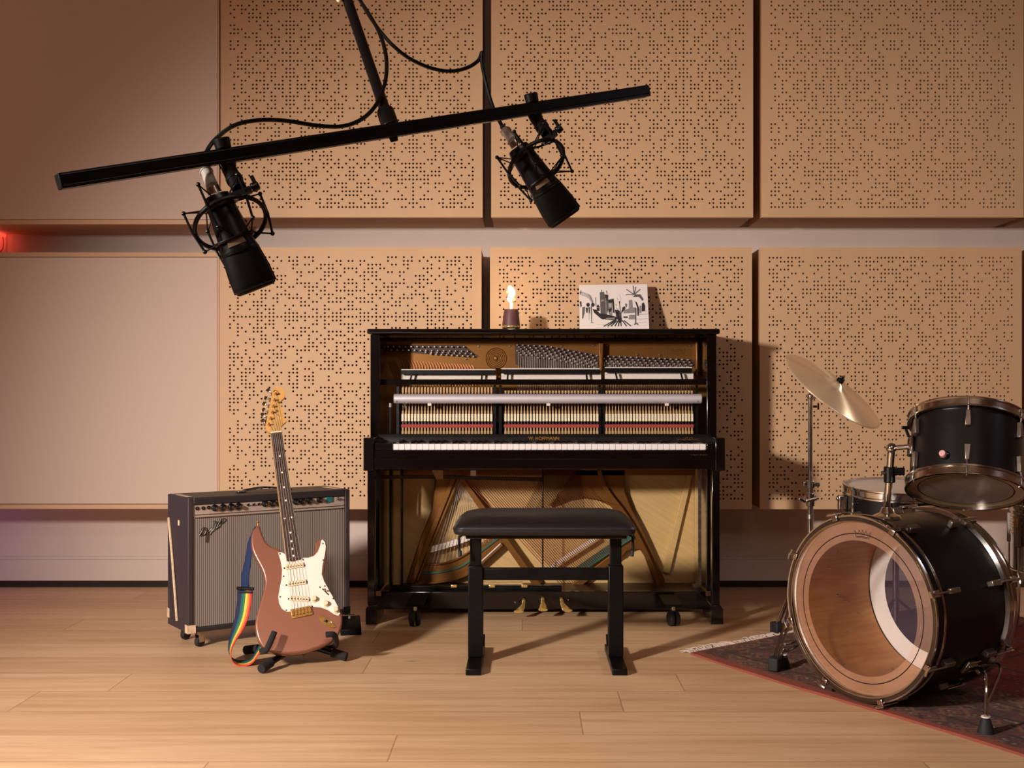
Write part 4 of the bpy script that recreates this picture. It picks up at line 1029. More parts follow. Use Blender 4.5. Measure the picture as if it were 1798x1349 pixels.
# neck, fretboard, headstock
nk = [(478, 757), (496, 755), (529, 981), (503, 988)]
m = MB(); m.prism([G(475.3, 763, .006), G(494.5, 761, .006), G(528.5, 981, .006), G(502.5, 986, .006)], -gn * .022); nko = m.build('neck', M['maple'], t, bevel=.007, segs=3)
fb = [G(475.8, 763, .0062), G(495, 761, .0062), G(529, 981, .0062), G(503, 986, .0062)]
m = MB(); m.prism(fb, gn * .005); fbo = m.build('fretboard', M['rosewood'], t, bevel=.001, segs=1)
Ltop, Rtop, Rbot, Lbot = fb
SL = 1 / (1 - 2 ** (-21 / 12)) * .985
for i in range(1, 22):
    f = (1 - 2 ** (-i / 12)) * SL
    a, b_ = Ltop.lerp(Lbot, f), Rtop.lerp(Rbot, f); MB().tube([a + gn * .0053, b_ + gn * .0053], .0010, 6).build('fret', M['steel'], fbo)
for i in (3, 5, 7, 9, 12, 15, 17, 19, 21):
    f = ((1 - 2 ** (-i / 12)) + (1 - 2 ** (-(i - 1) / 12))) / 2 * SL
    for k in ((.5,) if i != 12 else (.24, .76)):
        p = Ltop.lerp(Lbot, f).lerp(Rtop.lerp(Rbot, f), k) + gn * .005; MB().cyl(p, p + gn * .0006, .0034, n=12).build('fret_dot', M['pearl'], fbo)
m = MB(); a, b_ = G(475.5, 762, .006), G(495, 760, .006); m.obox(a, b_ - a, gu * .005, gn * .008); m.build('nut', M['cream'], t, bevel=.001)
hs = [(325, 642), (285, 622), (262, 600), (256, 572), (268, 500), (288, 400), (312, 280), (332, 190), (345, 105), (368, 78), (408, 66), (452, 74), (486, 98), (503, 140), (500, 178), (484, 210), (458, 232), (448, 262), (456, 315), (470, 360), (478, 410), (481, 448), (492, 462), (512, 456), (524, 472), (515, 500), (490, 522), (464, 548), (453, 585), (457, 636)]
hs2 = [(v.x, v.y) for v in smooth_path([V((x, y, 0)) for x, y in hs], 3, closed=True)]
m = MB(); m.prism([g6(x, y, -.002) for x, y in hs2], -gn * .014); hd = m.build('headstock', M['maple'], t, bevel=.002)
tun = [(300, 545), (322, 470), (343, 395), (357, 320), (370, 240), (388, 165)]
kn_ = [(230, 500), (232, 425), (246, 362), (252, 285), (275, 214), (300, 118)]
for (x, y), (kx_, ky_) in zip(tun, kn_):
    p = g6(x, y, -.0018); k_ = g6(kx_, ky_, -.012)
    tn = MB(); tn.cyl(p, p + gn * .016, .0034, .003, 10); tn.lathe([(.0055, 0), (.0055, .0012), (1e-5, .0012)], p, gn, 12); to = tn.build('tuner', M['gold_hw'], t)
    m = MB(); e = g6(x - 40, y - 8, -.012); m.cyl(e, k_, .0022, n=8); d = (k_ - e).normalized(); s = d.cross(gn).normalized()
    m.obox(k_ - s * .0075 - gn * .002, d * .010, s * .015, gn * .004); m.obox(e - s * .006 - gn * .009, d * .008, s * .012, gn * .010); m.build('tuner_button', M['old_chrome'], to, bevel=.0015)
for x, y in ((392, 372), (418, 265)):
    p = g6(x, y, -.0018); MB().lathe([(1e-5, .006), (.004, .006), (.004, .004), (.002, .004), (.002, 0)], p, gn, 10).build('string_tree', M['gold_hw'], hd)
m = MB()
for s_ in ([(358, 128), (372, 112), (400, 118), (420, 150), (398, 172), (372, 150)], [(330, 385), (360, 378), (395, 405), (435, 440)], [(400, 150), (425, 170)]):
    m.tube(smooth_path([g6(x, y, -.0012) for x, y in s_], 3), .0011, 5)
m.build('headstock_script', M['screw'], hd)
for i in range(6):
    m = MB(); f = .10 + .80 * i / 5
    n0 = G(475.8, 762, .0135).lerp(G(495, 760, .0135), f); b0 = q[0].lerp(q[1], .08 + .84 * i / 5) + gn * .012 + (q[3] - q[0]) * .25
    m.tube([g6(*tun[i], .004), n0, b0], .0008 - .00007 * i, 5); m.build('guitar_string', M['string'], t)
for p in (g7(104, 100, -.02),):
    MB().lathe([(1e-5, .012), (.006, .012), (.006, .009), (.003, .006), (.003, -.006)], p, gu, 12).build('strap_button', M['gold_hw'], t)

# ------------------------------------------------------------------ rainbow strap
def strap(Lp, Rp, cols, name, parent):
    L = smooth_path(Lp, 5); R = smooth_path(Rp, 5); n = len(cols); m = MB()
    for i in range(len(L) - 1):
        for k in range(n):
            a, b_ = k / n, (k + 1) / n; m.use(M[cols[k]]); m.poly([L[i].lerp(R[i], a), L[i].lerp(R[i], b_), L[i + 1].lerp(R[i + 1], b_), L[i + 1].lerp(R[i + 1], a)])
    o = m.build(name, None, parent, merge=True, solid=.0022, smooth=80); return o
tt = thing('guitar_strap', at(430, 1100, 3.85), 'rainbow striped guitar strap hanging from the copper guitar, looped on the floor', 'strap')
Lp = [at(417.5, 1033, 3.90), at(416, 1058, 3.90), at(413, 1082, 3.89), at(407, 1104, 3.88), at(402.5, 1124, 3.87), at(401, 1140, 3.86), at(405, 1153, 3.855), at(415, 1159, 3.85), at(430, 1160, 3.845), at(442, 1154, 3.84), at(450, 1142, 3.83), at(458, 1128, 3.82), at(468, 1117, 3.81)]
Rp = [at(443.5, 1034, 3.88), at(441, 1060, 3.88), at(436, 1085, 3.87), at(427, 1106, 3.85), at(415, 1124, 3.83), at(407, 1141, 3.80), at(406, 1156, 3.775), at(413, 1167, 3.765), at(428, 1170.5, 3.765), at(443, 1165, 3.765), at(452, 1153, 3.765), at(462, 1141, 3.765), at(474, 1132, 3.77)]
strap(Lp, Rp, ['navy', 'navy', 'teal', 'sgreen', 'syellow', 'sorange', 'sred'], 'webbing', tt)
s2L = [at(447, 925, 3.925), at(440, 940, 3.93), at(435, 955, 3.92), at(430, 985, 3.905), at(424, 1010, 3.895), at(423, 1032, 3.89)]
s2R = [at(453, 926, 3.935), at(449, 945, 3.93), at(444, 958, 3.91), at(441, 985, 3.895), at(438, 1010, 3.885), at(438, 1032, 3.88)]
strap(s2L, s2R, ['sblue', 'sblue', 'sblue'], 'adjuster_strap', tt)
MB().tube([at(416, 1033, 3.885), at(445, 1034.5, 3.870)], .0055, 8).build('buckle', M['knob'], tt)
MB().tube([at(418, 1039, 3.888), at(443, 1040.5, 3.872)], .0035, 8).build('slider', M['navy'], tt)

# ------------------------------------------------------------------ guitar stand
hub = at(527, 1148, 3.86)
t = thing('guitar_stand', V((hub.x, hub.y, 0)), 'black tubular guitar stand with foam rests under the copper guitar', 'guitar stand')
def leg(pxy, dz, mid=None):
    f = on_floor(*pxy, z=0); f = f + V((0, 0, .0155))
    h = V((hub.x, hub.y, .055)) + (f - hub).normalized() * .01; d = (f - h).normalized()
    lg = MB().tube([h, f - d * .002], .0105, 12).build('leg', M['black_satin'], t)
    MB().cyl(f - d * .055, f, .0152, n=18).build('foot_cap', M['foam'], lg, bevel=.003)
leg((458, 1184), 0); leg((609, 1162), 0); leg((430, 1150), 0)
MB().box((hub.x - .022, hub.y - .022, .030), (hub.x + .022, hub.y + .022, .085)).build('hub', M['black_satin'], t, bevel=.006)
MB().tube([V((hub.x, hub.y, .07)), V((hub.x - .020, hub.y + .10, .27))], .0115, 12).build('upright', M['black_satin'], t)
m = MB(); m.cyl(at(533, 1149, 3.83), at(536, 1147, 3.80), .006, n=10); m.build('hub_screw', M['steel'], t)
for pts, nm in (([(527, 1146, 3.86), (490, 1140, 3.85), (466, 1139, 3.80), (460, 1143, 3.72), (468, 1141, 3.66), (482, 1110, 3.685)], 'l'), ([(527, 1146, 3.86), (560, 1140, 3.86), (589, 1134, 3.85), (590.5, 1128, 3.78), (586, 1115, 3.715), (572, 1115, 3.70)], 'r')):
    P_ = [at(*p) for p in pts]
    MB().tube(smooth_path(P_[:4], 4), .006, 10).build('yoke_arm', M['black_satin'], t)
    MB().tube(smooth_path(P_[2:], 4), .0098, 12).build('foam_rest', M['foam'], t)
# ================================================================== SUSPENDED MICROPHONES
def bar_d(px): return 1.0 / (1 / 1.52 + (1 / 2.15 - 1 / 1.52) * (px - 103) / (1135 - 103))
def bar_y(px): return 319 + (160 - 319) * (px - 103) / (1135 - 103)
B0, B1 = at(103, 319, 1.52), at(1135, 160, 2.15)
bd = (B1 - B0).normalized(); bs_ = V((0, 0, 1)) - bd * bd.z; bup = bs_.normalized(); bfw = bd.cross(bup).normalized()
pm = at(688, bar_y(688), bar_d(688))
t = thing('microphone_boom', pm, 'black slotted crossbar hung from a diagonal ceiling pole, carrying two microphones', 'microphone boom')
m = MB(); LB = (B1 - B0).length
prof = [(-.010, -.0058), (-.010, .0080), (-.0075, .0105), (.0075, .0105), (.010, .0080), (.010, -.0058)]
m.prism([B0 + bfw * a + bup * b_ for a, b_ in prof], bd * LB); rail = m.build('crossbar', M['black_satin'], t, bevel=.001)
for s_ in (-1, 1): MB().obox(B0 + bfw * (.003 if s_ > 0 else -.0098) - bup * .0110, bd * LB, bfw * .0068, bup * .0051).build('slot_lip', M['black_metal'], rail, bevel=.0008)
MB().obox(B0 - bd * .001 - bfw * .0102 - bup * .0100, bd * .003, bfw * .0204, bup * .020).build('end_cap', M['black_matte'], rail, bevel=.001)
ptop = at(610, 0, 2.06); pdir = (ptop - pm).normalized(); ceil_hit = pm + pdir * ((3.398 - pm.z) / pdir.z)
MB().cyl(pm + pdir * .012, ceil_hit - pdir * .02, .0092, n=18).build('pole', M['black_satin'], t)
MB().lathe([(1e-5, 0), (.06, 0), (.06, .012), (.02, .03), (1e-5, .03)], V((ceil_hit.x, ceil_hit.y, 3.3995)), (0, 0, -1), 24).build('ceiling_mount', M['black_satin'], t)
m = MB(); m.cyl(pm + pdir * .004, pm + pdir * .05, .0145, n=18); m.cyl(pm + pdir * .05, pm + pdir * .056, .0125, .0095, 18); m.build('pole_collar', M['black_satin'], t, bevel=.0015)
MB().cyl(pm - bup * .018, pm - bup * .008, .006, .008, 12).build('lock_screw', M['black_satin'], t)
p = at(595.5, -1, 2.05); MB().sphere(p, .0055, 12).build('clutch_end', M['cream'], t)
MB().cyl(p, pm + pdir * ((p.z - pm.z) / pdir.z), .003, n=8).build('clutch_stem', M['black_satin'], t)

def superring(mb, c, a, b, ra, rb, n=32, e=2.6):
    R = []
    for i in range(n):
        th = 2 * PI * i / n; cs, sn = math.cos(th), math.sin(th)
        k = (abs(cs) ** e + abs(sn) ** e) ** (-1 / e); R.append(mb.bm.verts.new(c + a * (ra * k * cs) + b * (rb * k * sn)))
    return R
def microphone(T0, T1, xlr_px, cable, label_mic, label_mount, label_cable, clip_px, ring_c, sc=1.0):
    ax = (T1 - T0).normalized(); L = (T1 - T0).length
    fr = (V((0, 0, CAMH)) - T0).normalized(); fr = (fr - ax * fr.dot(ax)).normalized(); sd = ax.cross(fr).normalized()
    t = thing('condenser_microphone', (T0 + T1) / 2, label_mic, 'microphone', 'suspended microphones')
    def rings(spec, name, k, e=2.0, par=t, bev=0):
        m = MB(); prev = None
        for f, ra, rb in spec:
            R = superring(m, T0 + ax * (f * L), sd, fr, ra * sc, rb * sc, e=e)
            if prev: m.bridge(prev, R)
            else: m.face(list(reversed(R)))
            prev = R
        m.face(prev); return m.build(name, M[k], par, smooth=45, bevel=bev)
    rings([(0, .014, .014), (.01, .018, .018), (.05, .0195, .0195), (.10, .0205, .0205), (.40, .0242, .0242), (.52, .0260, .0260), (.56, .0268, .0265)], 'body', 'black_metal')
    rings([(.561, .0272, .0268), (.585, .0280, .0270), (.60, .0276, .0266)], 'grille_collar', 'black_metal', 2.1)
    rings([(.6005, .0268, .0260), (.70, .0285, .0262), (.80, .0300, .0250), (.92, .0312, .0228), (.965, .0308, .0215), (.99, .0290, .0195), (1.0, .0262, .0170)], 'grille', 'black_matte', 2.8)
    m = MB()
    for f, ra, rb in ((.965, .0314, .0221), (.60, .0274, .0264)):
        c = T0 + ax * f * L; tmp = MB(); m.tube([v.co.copy() for v in superring(tmp, c, sd, fr, ra * sc, rb * sc, e=2.6)], .0014 * sc, 6, closed=True)
    for s_ in (-1, 1): m.tube([T0 + ax * (.60 * L) + sd * s_ * .0268 * sc, T0 + ax * (.8 * L) + sd * s_ * .0303 * sc, T0 + ax * (.965 * L) + sd * s_ * .0312 * sc], .0014 * sc, 6)
    m.build('grille_frame', M['black_satin'], t)
    c = T0 + ax * (.49 * L) + fr * (.0236 * sc)
    m = MB(); m.prism([c + sd * (a * sc) + ax * (b_ * sc) + fr * ((.0024 - .0024 * (a / .0135) ** 2) * sc) for a, b_ in ((-.011, -.0065), (0, -.0065), (.011, -.0065), (.0135, .0065), (0, .0065), (-.0135, .0065))], fr * .0012)
    bg = m.build('badge', M['badge_tan'], t)
    m = MB()
    for q in (((-.004, -.004), (0, 0), (.004, -.004)), ((0, 0), (0, .003)), ((-.004, .0045), (.004, .0045))):
        m.tube([c + sd * a + ax * b_ + fr * .0014 for a, b_ in q], .0006, 5)
    m.build('badge_emblem', M['screw'], bg)
    MB().cyl(T0 - ax * .002, T0 - ax * .012, .0105 * sc, .0095 * sc, 20).build('socket', M['old_chrome'], t)
    # connector and cable
    X = xlr_px
    cb = thing('microphone_cable', X, label_cable, 'cable', 'microphone cables')
    s0 = T0 - ax * .012; d = (X - s0)
    m = MB(); m.cyl(s0, s0 + d * .62, .0092 * sc, .0085 * sc, 18); m.cyl(s0 + d * .62, s0 + d * .66, .0098 * sc, n=18); m.build('connector', M['pin_steel'], cb)
    m = MB(); m.cyl(s0 + d * .66, X, .0068 * sc, .0045 * sc, 14); m.build('strain_relief', M['rubber'], cb)
    MB().tube(smooth_path([X] + cable, 8), .0034 * sc, 8).build('lead', M['black_satin'], cb)
    # shock mount
    sm = thing('shock_mount', ring_c, label_mount, 'shock mount', 'microphone shock mounts')
    K = at(clip_px[0], bar_y(clip_px[0]), bar_d(clip_px[0]))
    rn = (ax * .80 + fr * .60).normalized(); ra_, rb_, _ = ortho(rn, V((0, 0, 1)))
    top = ring_c + (rb_ if rb_.z > 0 else -rb_) * .05 * sc
    sdir = (K - bup * .010 - top).normalized()
    m = MB(); m.cyl(K + bup * .0100, K + bup * .026, .0115, .0125, 18); m.build('clamp_knob', M['black_satin'], sm, bevel=.002)
    m = MB(); m.cyl(K - bup * .0102, K - bup * .018, .013, .0115, 18); e0 = K - bup * .018; e1 = top + sdir * .018
    m.cyl(e0, e1, .0108, n=18); m.cyl(e0.lerp(e1, .45), e0.lerp(e1, .62), .0122, n=18); m.build('stem', M['black_satin'], sm, bevel=.001)
    m = MB(); m.cbox(top + sdir * .010, sd * .030, fr * .018, sdir * .016); m.cyl(top + sdir * .012 - sd * .016, top + sdir * .014 - sd * .027, .007, n=12); m.build('swivel', M['black_metal'], sm, bevel=.002)
    m = MB(); m.obox(top + sdir * .012 - sd * .026 + fr * .004, sd * .006, fr * .004, sdir * .024); m.build('locking_lever', M['black_metal'], sm, bevel=.001)
    N = 40; R0 = .052 * sc
    circ = lambda c, r, off=0.0: [c + rn * off + (ra_ * math.cos(2 * PI * i / N) + rb_ * math.sin(2 * PI * i / N)) * r for i in range(N)]
    MB().tube(circ(ring_c, R0), .0034 * sc, 8, closed=True).build('outer_ring', M['black_satin'], sm)
    aa, ab, _ = ortho(ax)
    for f, r in ((.12, .0218), (.46, .0262)):
        c = T0 + ax * (f * L); m = MB(); m.tube([c + (aa * math.cos(2 * PI * i / 32) + ab * math.sin(2 * PI * i / 32)) * (r + .003) * sc for i in range(32)], .0024 * sc, 6, closed=True); m.build('inner_ring', M['black_satin'], sm)
    for k in range(6):
        a0 = 2 * PI * k / 6 + .5
        o = ring_c + (ra_ * math.cos(a0) + rb_ * math.sin(a0)) * R0
        rad = (o - ring_c).normalized()
        hi_, lo_ = o - ax * .030 * sc + rad * .004, o + ax * .030 * sc - rad * .002
        arms = MB(); arms.tube([hi_, o + rad * .0035, lo_], .0019 * sc, 6); arms.sphere(hi_, .0034 * sc, 8); arms.sphere(lo_, .0034 * sc, 8); arms.build('cage_arm', M['black_satin'], sm)
        for e, f, r in ((hi_, .12, .0238), (lo_, .46, .028)):
            c = T0 + ax * (f * L); w = e - c; w = w - ax * w.dot(ax); w.normalize()
            for s_ in (-.42, .42):
                q = (w + ax.cross(w) * s_).normalized(); MB().tube([e, c + q * r * sc], .0011 * sc, 5).build('elastic_cord', M['black_matte'], sm)
# left
T0, T1 = at(379, 342, 1.645), at(451, 509, 1.665)
microphone(T0, T1, at(357, 288, 1.675),
    [at(361, 270, 1.69), at(378, 245, 1.70), at(410, 221, 1.69), at(450, 211.5, 1.70), at(500, 212, 1.73), at(560, 221, 1.76), at(605, 221, 1.79), at(640, 206, 1.82), at(664, 178, 1.85), at(677, 140, 1.88), at(678, 100, 1.91), at(668, 62, 1.94), at(650, 28, 1.98), at(628, -6, 2.03), at(604, -48, 2.09)],
    'black microphone hanging lower left of the boom pole, nearest the plain fabric panels', 'black wire cage mount around the lower left suspended microphone', 'black cable arching over the crossbar to the lower left microphone',
    (396, 0), at(405, 392, 1.645))
T0, T1 = at(908, 258, 1.985), at(994, 385, 2.005)
microphone(T0, T1, at(882, 222, 2.02),
    [at(872, 203, 2.03), at(862, 178, 2.035), at(852, 140, 2.04), at(846, 108, 2.045), at(846, 92, 2.045), at(840, 106, 2.045), at(820, 119, 2.04), at(790, 125, 2.03), at(755, 119, 2.02), at(718, 102, 2.01), at(688, 78, 2.0), at(664, 50, 2.01), at(645, 22, 2.03), at(628, -8, 2.07), at(608, -48, 2.12)],
    'black microphone hanging upper right of the boom pole, over the piano', 'black wire cage mount around the upper right suspended microphone', 'black cable dipping beside the pole to the upper right microphone',
    (937, 0), at(942, 288, 1.985), 1.02)

# ================================================================== RUG
ra0 = on_floor(1212, 1150); re1 = (on_floor(1798, 1332) - ra0).normalized(); re2 = V((-re1.y, re1.x, 0))
if re2.x < 0: re2 = -re2
re2 = (re2 + V((-.06, .10, 0))).normalized()
t = thing('oriental_rug', ra0 + re1 * 1.0 + re2 * .7, 'dark red patterned oriental rug with white fringe under the drum kit', 'rug')
m = MB(); nx, ny = 60, 44; RL, RWD = 2.1, 1.55
grid = [[None] * (ny + 1) for _ in range(nx + 1)]
for i in range(nx + 1):
    for j in range(ny + 1):
        u, v = RL * i / nx, RWD * j / ny
        wob = .010 * math.sin(u * 4.1) * max(0, 1 - v * 3)
        p = ra0 + re1 * u + re2 * (v - wob)
        grid[i][j] = m.bm.verts.new((p.x, p.y, .0075 + .0006 * math.sin(u * 23 + v * 17)))
for i in range(nx):
    for j in range(ny): m.face([grid[i][j], grid[i + 1][j], grid[i + 1][j + 1], grid[i][j + 1]])
bound = [grid[i][0] for i in range(nx + 1)] + [grid[nx][j] for j in range(1, ny + 1)] + [grid[i][ny] for i in range(nx - 1, -1, -1)] + [grid[0][j] for j in range(ny - 1, 0, -1)]
low_ = [m.bm.verts.new((v.co.x, v.co.y, .0008)) for v in bound]
for i in range(len(bound)):
    j = (i + 1) % len(bound); m.face([bound[j], bound[i], low_[i], low_[j]])
inv = Matrix(((re1.x, re2.x), (re1.y, re2.y))).inverted()
def rug_uv(p):
    q = V((p.x - ra0.x, p.y - ra0.y)); return (inv[0][0] * q.x + inv[0][1] * q.y, inv[1][0] * q.x + inv[1][1] * q.y)
m.build('pile', M['rug'], t, uvfun=rug_uv, smooth=50)
m = MB(); rnd = random.Random(3)
for i in range(230):
    v = RWD * (i + rnd.random()) / 230; p = ra0 + re2 * v; ln = .030 + rnd.random() * .038
    sk = (rnd.random() - .5) * .05
    pts = [p + V((0, 0, .006)), p - re1 * ln * .5 + re2 * sk * .4 + V((0, 0, .006 + rnd.random() * .006)), p - re1 * ln + re2 * sk + V((0, 0, .003))]
    m.tube(pts, [.0022, .0026, .0012], 4)
tag(m.build('fringe', M['fringe'], t), kind='stuff')
RZ = .0082

# ================================================================== DRUM KIT
def frame(n, toward):
    n = V(n).normalized(); f = V(toward) - n * V(toward).dot(n); f.normalize(); return n, f, n.cross(f)
def disc(c, n, r0, r1, seg=72):
    m = MB(); a, b, _ = ortho(V(n))
    if r0 <= 0:
        m.face(m.ring(V(c), a, b, r1, seg))
    else: m.bridge(m.ring(V(c), a, b, r0, seg), m.ring(V(c), a, b, r1, seg))
    return m
# ---- bass drum
th = math.radians(55.8); bn = V((math.sin(th), math.cos(th), .018)).normalized()     # from the front head towards the pedal
BC = V((.957, 3.297, .2800)); BR, BL = .271, .372
br_ = V((math.cos(th), -math.sin(th), 0)); bu_ = bn.cross(br_).normalized()
if bu_.z < 0: bu_ = -bu_
t = thing('bass_drum', V((BC.x + bn.x * BL / 2, BC.y + bn.y * BL / 2, RZ)), 'black bass drum with clear front head and natural wood inside, lying on the rug', 'drum')
m = MB(); m.use(M['drum_black']).lathe([(.254, .026), (.2555, .026), (.2555, BL - .026), (.254, BL - .026)], BC, bn, 96)
m.build('shell', None, t)
m = MB(); m.lathe([(.2535, .024), (.247, .024), (.247, BL - .02), (.2535, BL - .02)], BC, bn, 96); m.build('shell_lining', M['birch'], t)
for nm, h0, h1 in (('front_hoop', 0, .040), ('rear_hoop', BL, BL - .042)):
    s_ = 1 if h1 > h0 else -1
    m = MB(); 
    k_ = M['chrome']
    m.use(k_).lathe([(.2505, h0 + s_ * .004), (.2525, h0), (.2550, h0), (.2560, h0 + s_ * .003)], BC, bn, 96)
    m.use(M['hoop_band'] if s_ > 0 else k_).lathe([(.2560, h0 + s_ * .003), (.2650, h0 + s_ * .003)], BC, bn, 96)
    m.use(k_).lathe([(.2650, h0 + s_ * .003), (.2660, h0), (BR - .0015, h0 - s_ * .001), (BR, h0 + s_ * .004), (BR - .002, h0 + s_ * .009)], BC, bn, 96)
    if s_ > 0:
        m.use(M['drum_black']).lathe([(BR - .002, h0 + .009), (BR - .004, h0 + .011), (BR - .004, h0 + .029), (BR - .002, h0 + .031)], BC, bn, 96)
        m.use(M['old_chrome']).lathe([(BR - .002, h0 + .031), (BR, h0 + .034), (BR, h0 + .038), (BR - .003, h0 + .040), (.2565, h0 + .040)], BC, bn, 96)
    else:
        m.lathe([(BR - .002, h0 - .009), (BR - .006, h0 - .012), (BR - .006, h0 - .020), (BR - .002, h0 - .023), (BR - .006, h0 - .028), (BR - .001, h0 - .036), (BR - .002, h0 - .040), (.2565, h0 - .042)], BC, bn, 96)
    m.use(M['old_chrome']).lathe([(.252, h0 + s_ * .002), (.2515, h0 + s_ * .012), (.247, h0 + s_ * .014)], BC, bn, 96)
    m.build(nm, None, t, merge=True)
fh = disc(BC + bn * .0125, bn, .196, .2505).build('front_head_ring', M['head_ring'], t)
disc(BC + bn * .0120, bn, .2150, .2178).build('ring_line', M['knob'], fh)
disc(BC + bn * .0130, bn, 0, .1958).build('front_head', M['head_clear'], t)
cw = lambda a, b_: BC + bn * .0118 + bu_ * b_ + br_ * a
m = MB(); z0 = .204; x0 = .012
m.tube([cw(x0 - .024, z0 + .004), cw(x0 - .029, z0 + .020), cw(x0 - .018, z0 + .010), cw(x0 - .012, z0 + .023), cw(x0 - .004, z0 + .011), cw(x0, z0 + .025), cw(x0 + .004, z0 + .011), cw(x0 + .012, z0 + .023), cw(x0 + .018, z0 + .010), cw(x0 + .029, z0 + .020), cw(x0 + .024, z0 + .004)], .0008, 5)
m.tube([cw(x0 - .024, z0 + .003), cw(x0, z0 + .005), cw(x0 + .024, z0 + .003)], .0009, 5)
m.tube([cw(x0 - .023, z0), cw(x0, z0 + .002), cw(x0 + .023, z0)], .0007, 5)
m.build('crown_emblem', M['screw'], fh)
hb = disc(BC + bn * (BL - .013), bn, .188, .2505).build('rear_head_ring', M['head_white'], t)
disc(BC + bn * (BL - .0125), bn, 0, .1878).build('rear_head', M['head_back'], t)
for a, h, r in ((185, .20, .007), (190, .235, .006), (200, .28, .004), (212, .20, .003), (150, .17, .004), (163, .15, .005), (235, .10, .005), (262, .30, .005), (250, .26, .004), (172, .31, .003)):
    a_ = math.radians(a); q = BC + bn * h + (br_ * math.cos(a_) + bu_ * math.sin(a_)) * .2465
    MB().sphere(q, r, 8, (1, 1, .6)).build('shell_bolt', M['steel'], t)
def claw(k, front):
    a = math.radians(k); rad = br_ * math.cos(a) + bu_ * math.sin(a); tg = bn.cross(rad)
    h0 = 0 if front else BL; s_ = bn if front else -bn
    o = BC + bn * h0 + rad * (BR + .001)
    m = MB(); m.obox(o - tg * .010 - s_ * .005 - rad * .014, tg * .020, rad * .018, s_ * .004); m.obox(o - tg * .010 - s_ * .005 + rad * .0005, tg * .020, rad * .004, s_ * .026)
    c_ = m.build('claw_hook', M['old_chrome'] if front else M['chrome'], t, bevel=.002)
    q = o + rad * .006
    m = MB(); m.cyl(q - s_ * .012, q + s_ * .070, .0032, n=8)
    m.build('tension_rod', M['steel'], c_)
    if front or k in (17, 152): m = MB(); m.tube([q - s_ * .012 - tg * .016, q - s_ * .016, q - s_ * .012 + tg * .016], .0038, 8); m.build('t_handle', M['chrome'], c_)
    lugc = BC + bn * h0 + s_ * .092 + rad * .2555
    m = MB(); m.obox(lugc - s_ * .024 - tg * .008, s_ * .044, tg * .016, rad * .022); m.build('lug', M['lug'], t, bevel=.003)
for k in range(8): claw(17 - 45 * k, True); claw(17 - 45 * k, False)
# spurs
def spur(a_deg, h, foot, mid, name='spur'):
    a = math.radians(a_deg); rad = br_ * math.cos(a) + bu_ * math.sin(a); tg = bn.cross(rad)
    o = BC + bn * h + rad * .256
    m = MB(); m.obox(o - bn * .03 - tg * .022, bn * .06, tg * .044, rad * .012); m.cyl(o + rad * .012 - bn * .022, o + rad * .012 + bn * .022, .011, n=14)
    s_ = m.build('spur_bracket', M['old_chrome'], t, bevel=.003)
    m = MB(); m.cyl(o + rad * .02 + bn * .005, o + rad * .036 + bn * .005, .005, n=8); m.build('wing_bolt', M['steel'], s_)
    k0, k1 = o + rad * .014 - bn * .02, o + rad * .014 + bn * .03
    f = V(foot); up = V((0, 0, 1))
    leg_ = MB(); leg_.tube(smooth_path([k0, V(mid[0]), f + up * .060, f + up * .035], 5), .0052, 10); leg_.tube(smooth_path([k1, V(mid[1]), f + up * .075 + (k1 - k0) * .1], 5), .0040, 10)
    lo = leg_.build('spur_leg', M['chrome'], t)
    m = MB(); m.lathe([(1e-5, 0), (.022, 0), (.021, .006), (.012, .036), (.009, .040), (1e-5, .040)], f, (0, 0, 1), 20); m.build('rubber_foot', M['rubber'], lo)
    MB().lathe([(.0055, .0405), (.012, .0405), (.012, .044), (.0055, .044)], f, (0, 0, 1), 18).build('washer', M['white_felt'], lo)
fr_ = on_floor(1731, 1287, RZ)
spur(-38, .235, fr_, (at(1728, 1180, 3.06), at(1757, 1170, 3.10)))
fl_ = on_floor(1376, 1172, RZ)
spur(205, .215, fl_, (at(1388, 1140, fl_.y + .02), at(1396, 1128, fl_.y + .08)))
# ---- tom on its holder
TC = V((1.2494, 3.246, .6195)); tax = V((.162, .361, .918)).normalized(); TR, TH = .165, .232
_, tf, ts = frame(tax, V((0, 0, CAMH)) - TC)
t = thing('rack_tom', TC + tax * .1, 'black tom drum tilted on a chrome holder above the bass drum', 'drum')
MB().lathe([(.150, .012), (.1525, .012), (.1525, TH - .012), (.150, TH - .012)], TC, tax, 80).build('shell', M['drum_black'], t)
for nm, h, s_ in (('bottom_hoop', 0, 1), ('top_hoop', TH, -1)):
    m = MB(); m.lathe([(.157, h + s_ * .001), (.161, h), (TR, h + s_ * .001), (TR, h + s_ * .004), (.1612, h + s_ * .007), (.1605, h + s_ * .022), (.1655, h + s_ * .025), (.1655, h + s_ * .029), (.1575, h + s_ * .030)], TC, tax, 80, closed=True)
    m.build(nm, M['old_chrome'], t)
bh = disc(TC + tax * .010, tax, 0, .1568).build('bottom_head', M['tom_head'], t)
disc(TC + tax * .0092, tax, .1275, .1300).build('ring_line', M['knob'], bh)
disc(TC + tax * .0096, tax, .1300, .1568).build('head_collar', M['collar_film'], bh)
disc(TC + tax * (TH - .008), tax, 0, .1568).build('top_head', M['snare_head'], t)
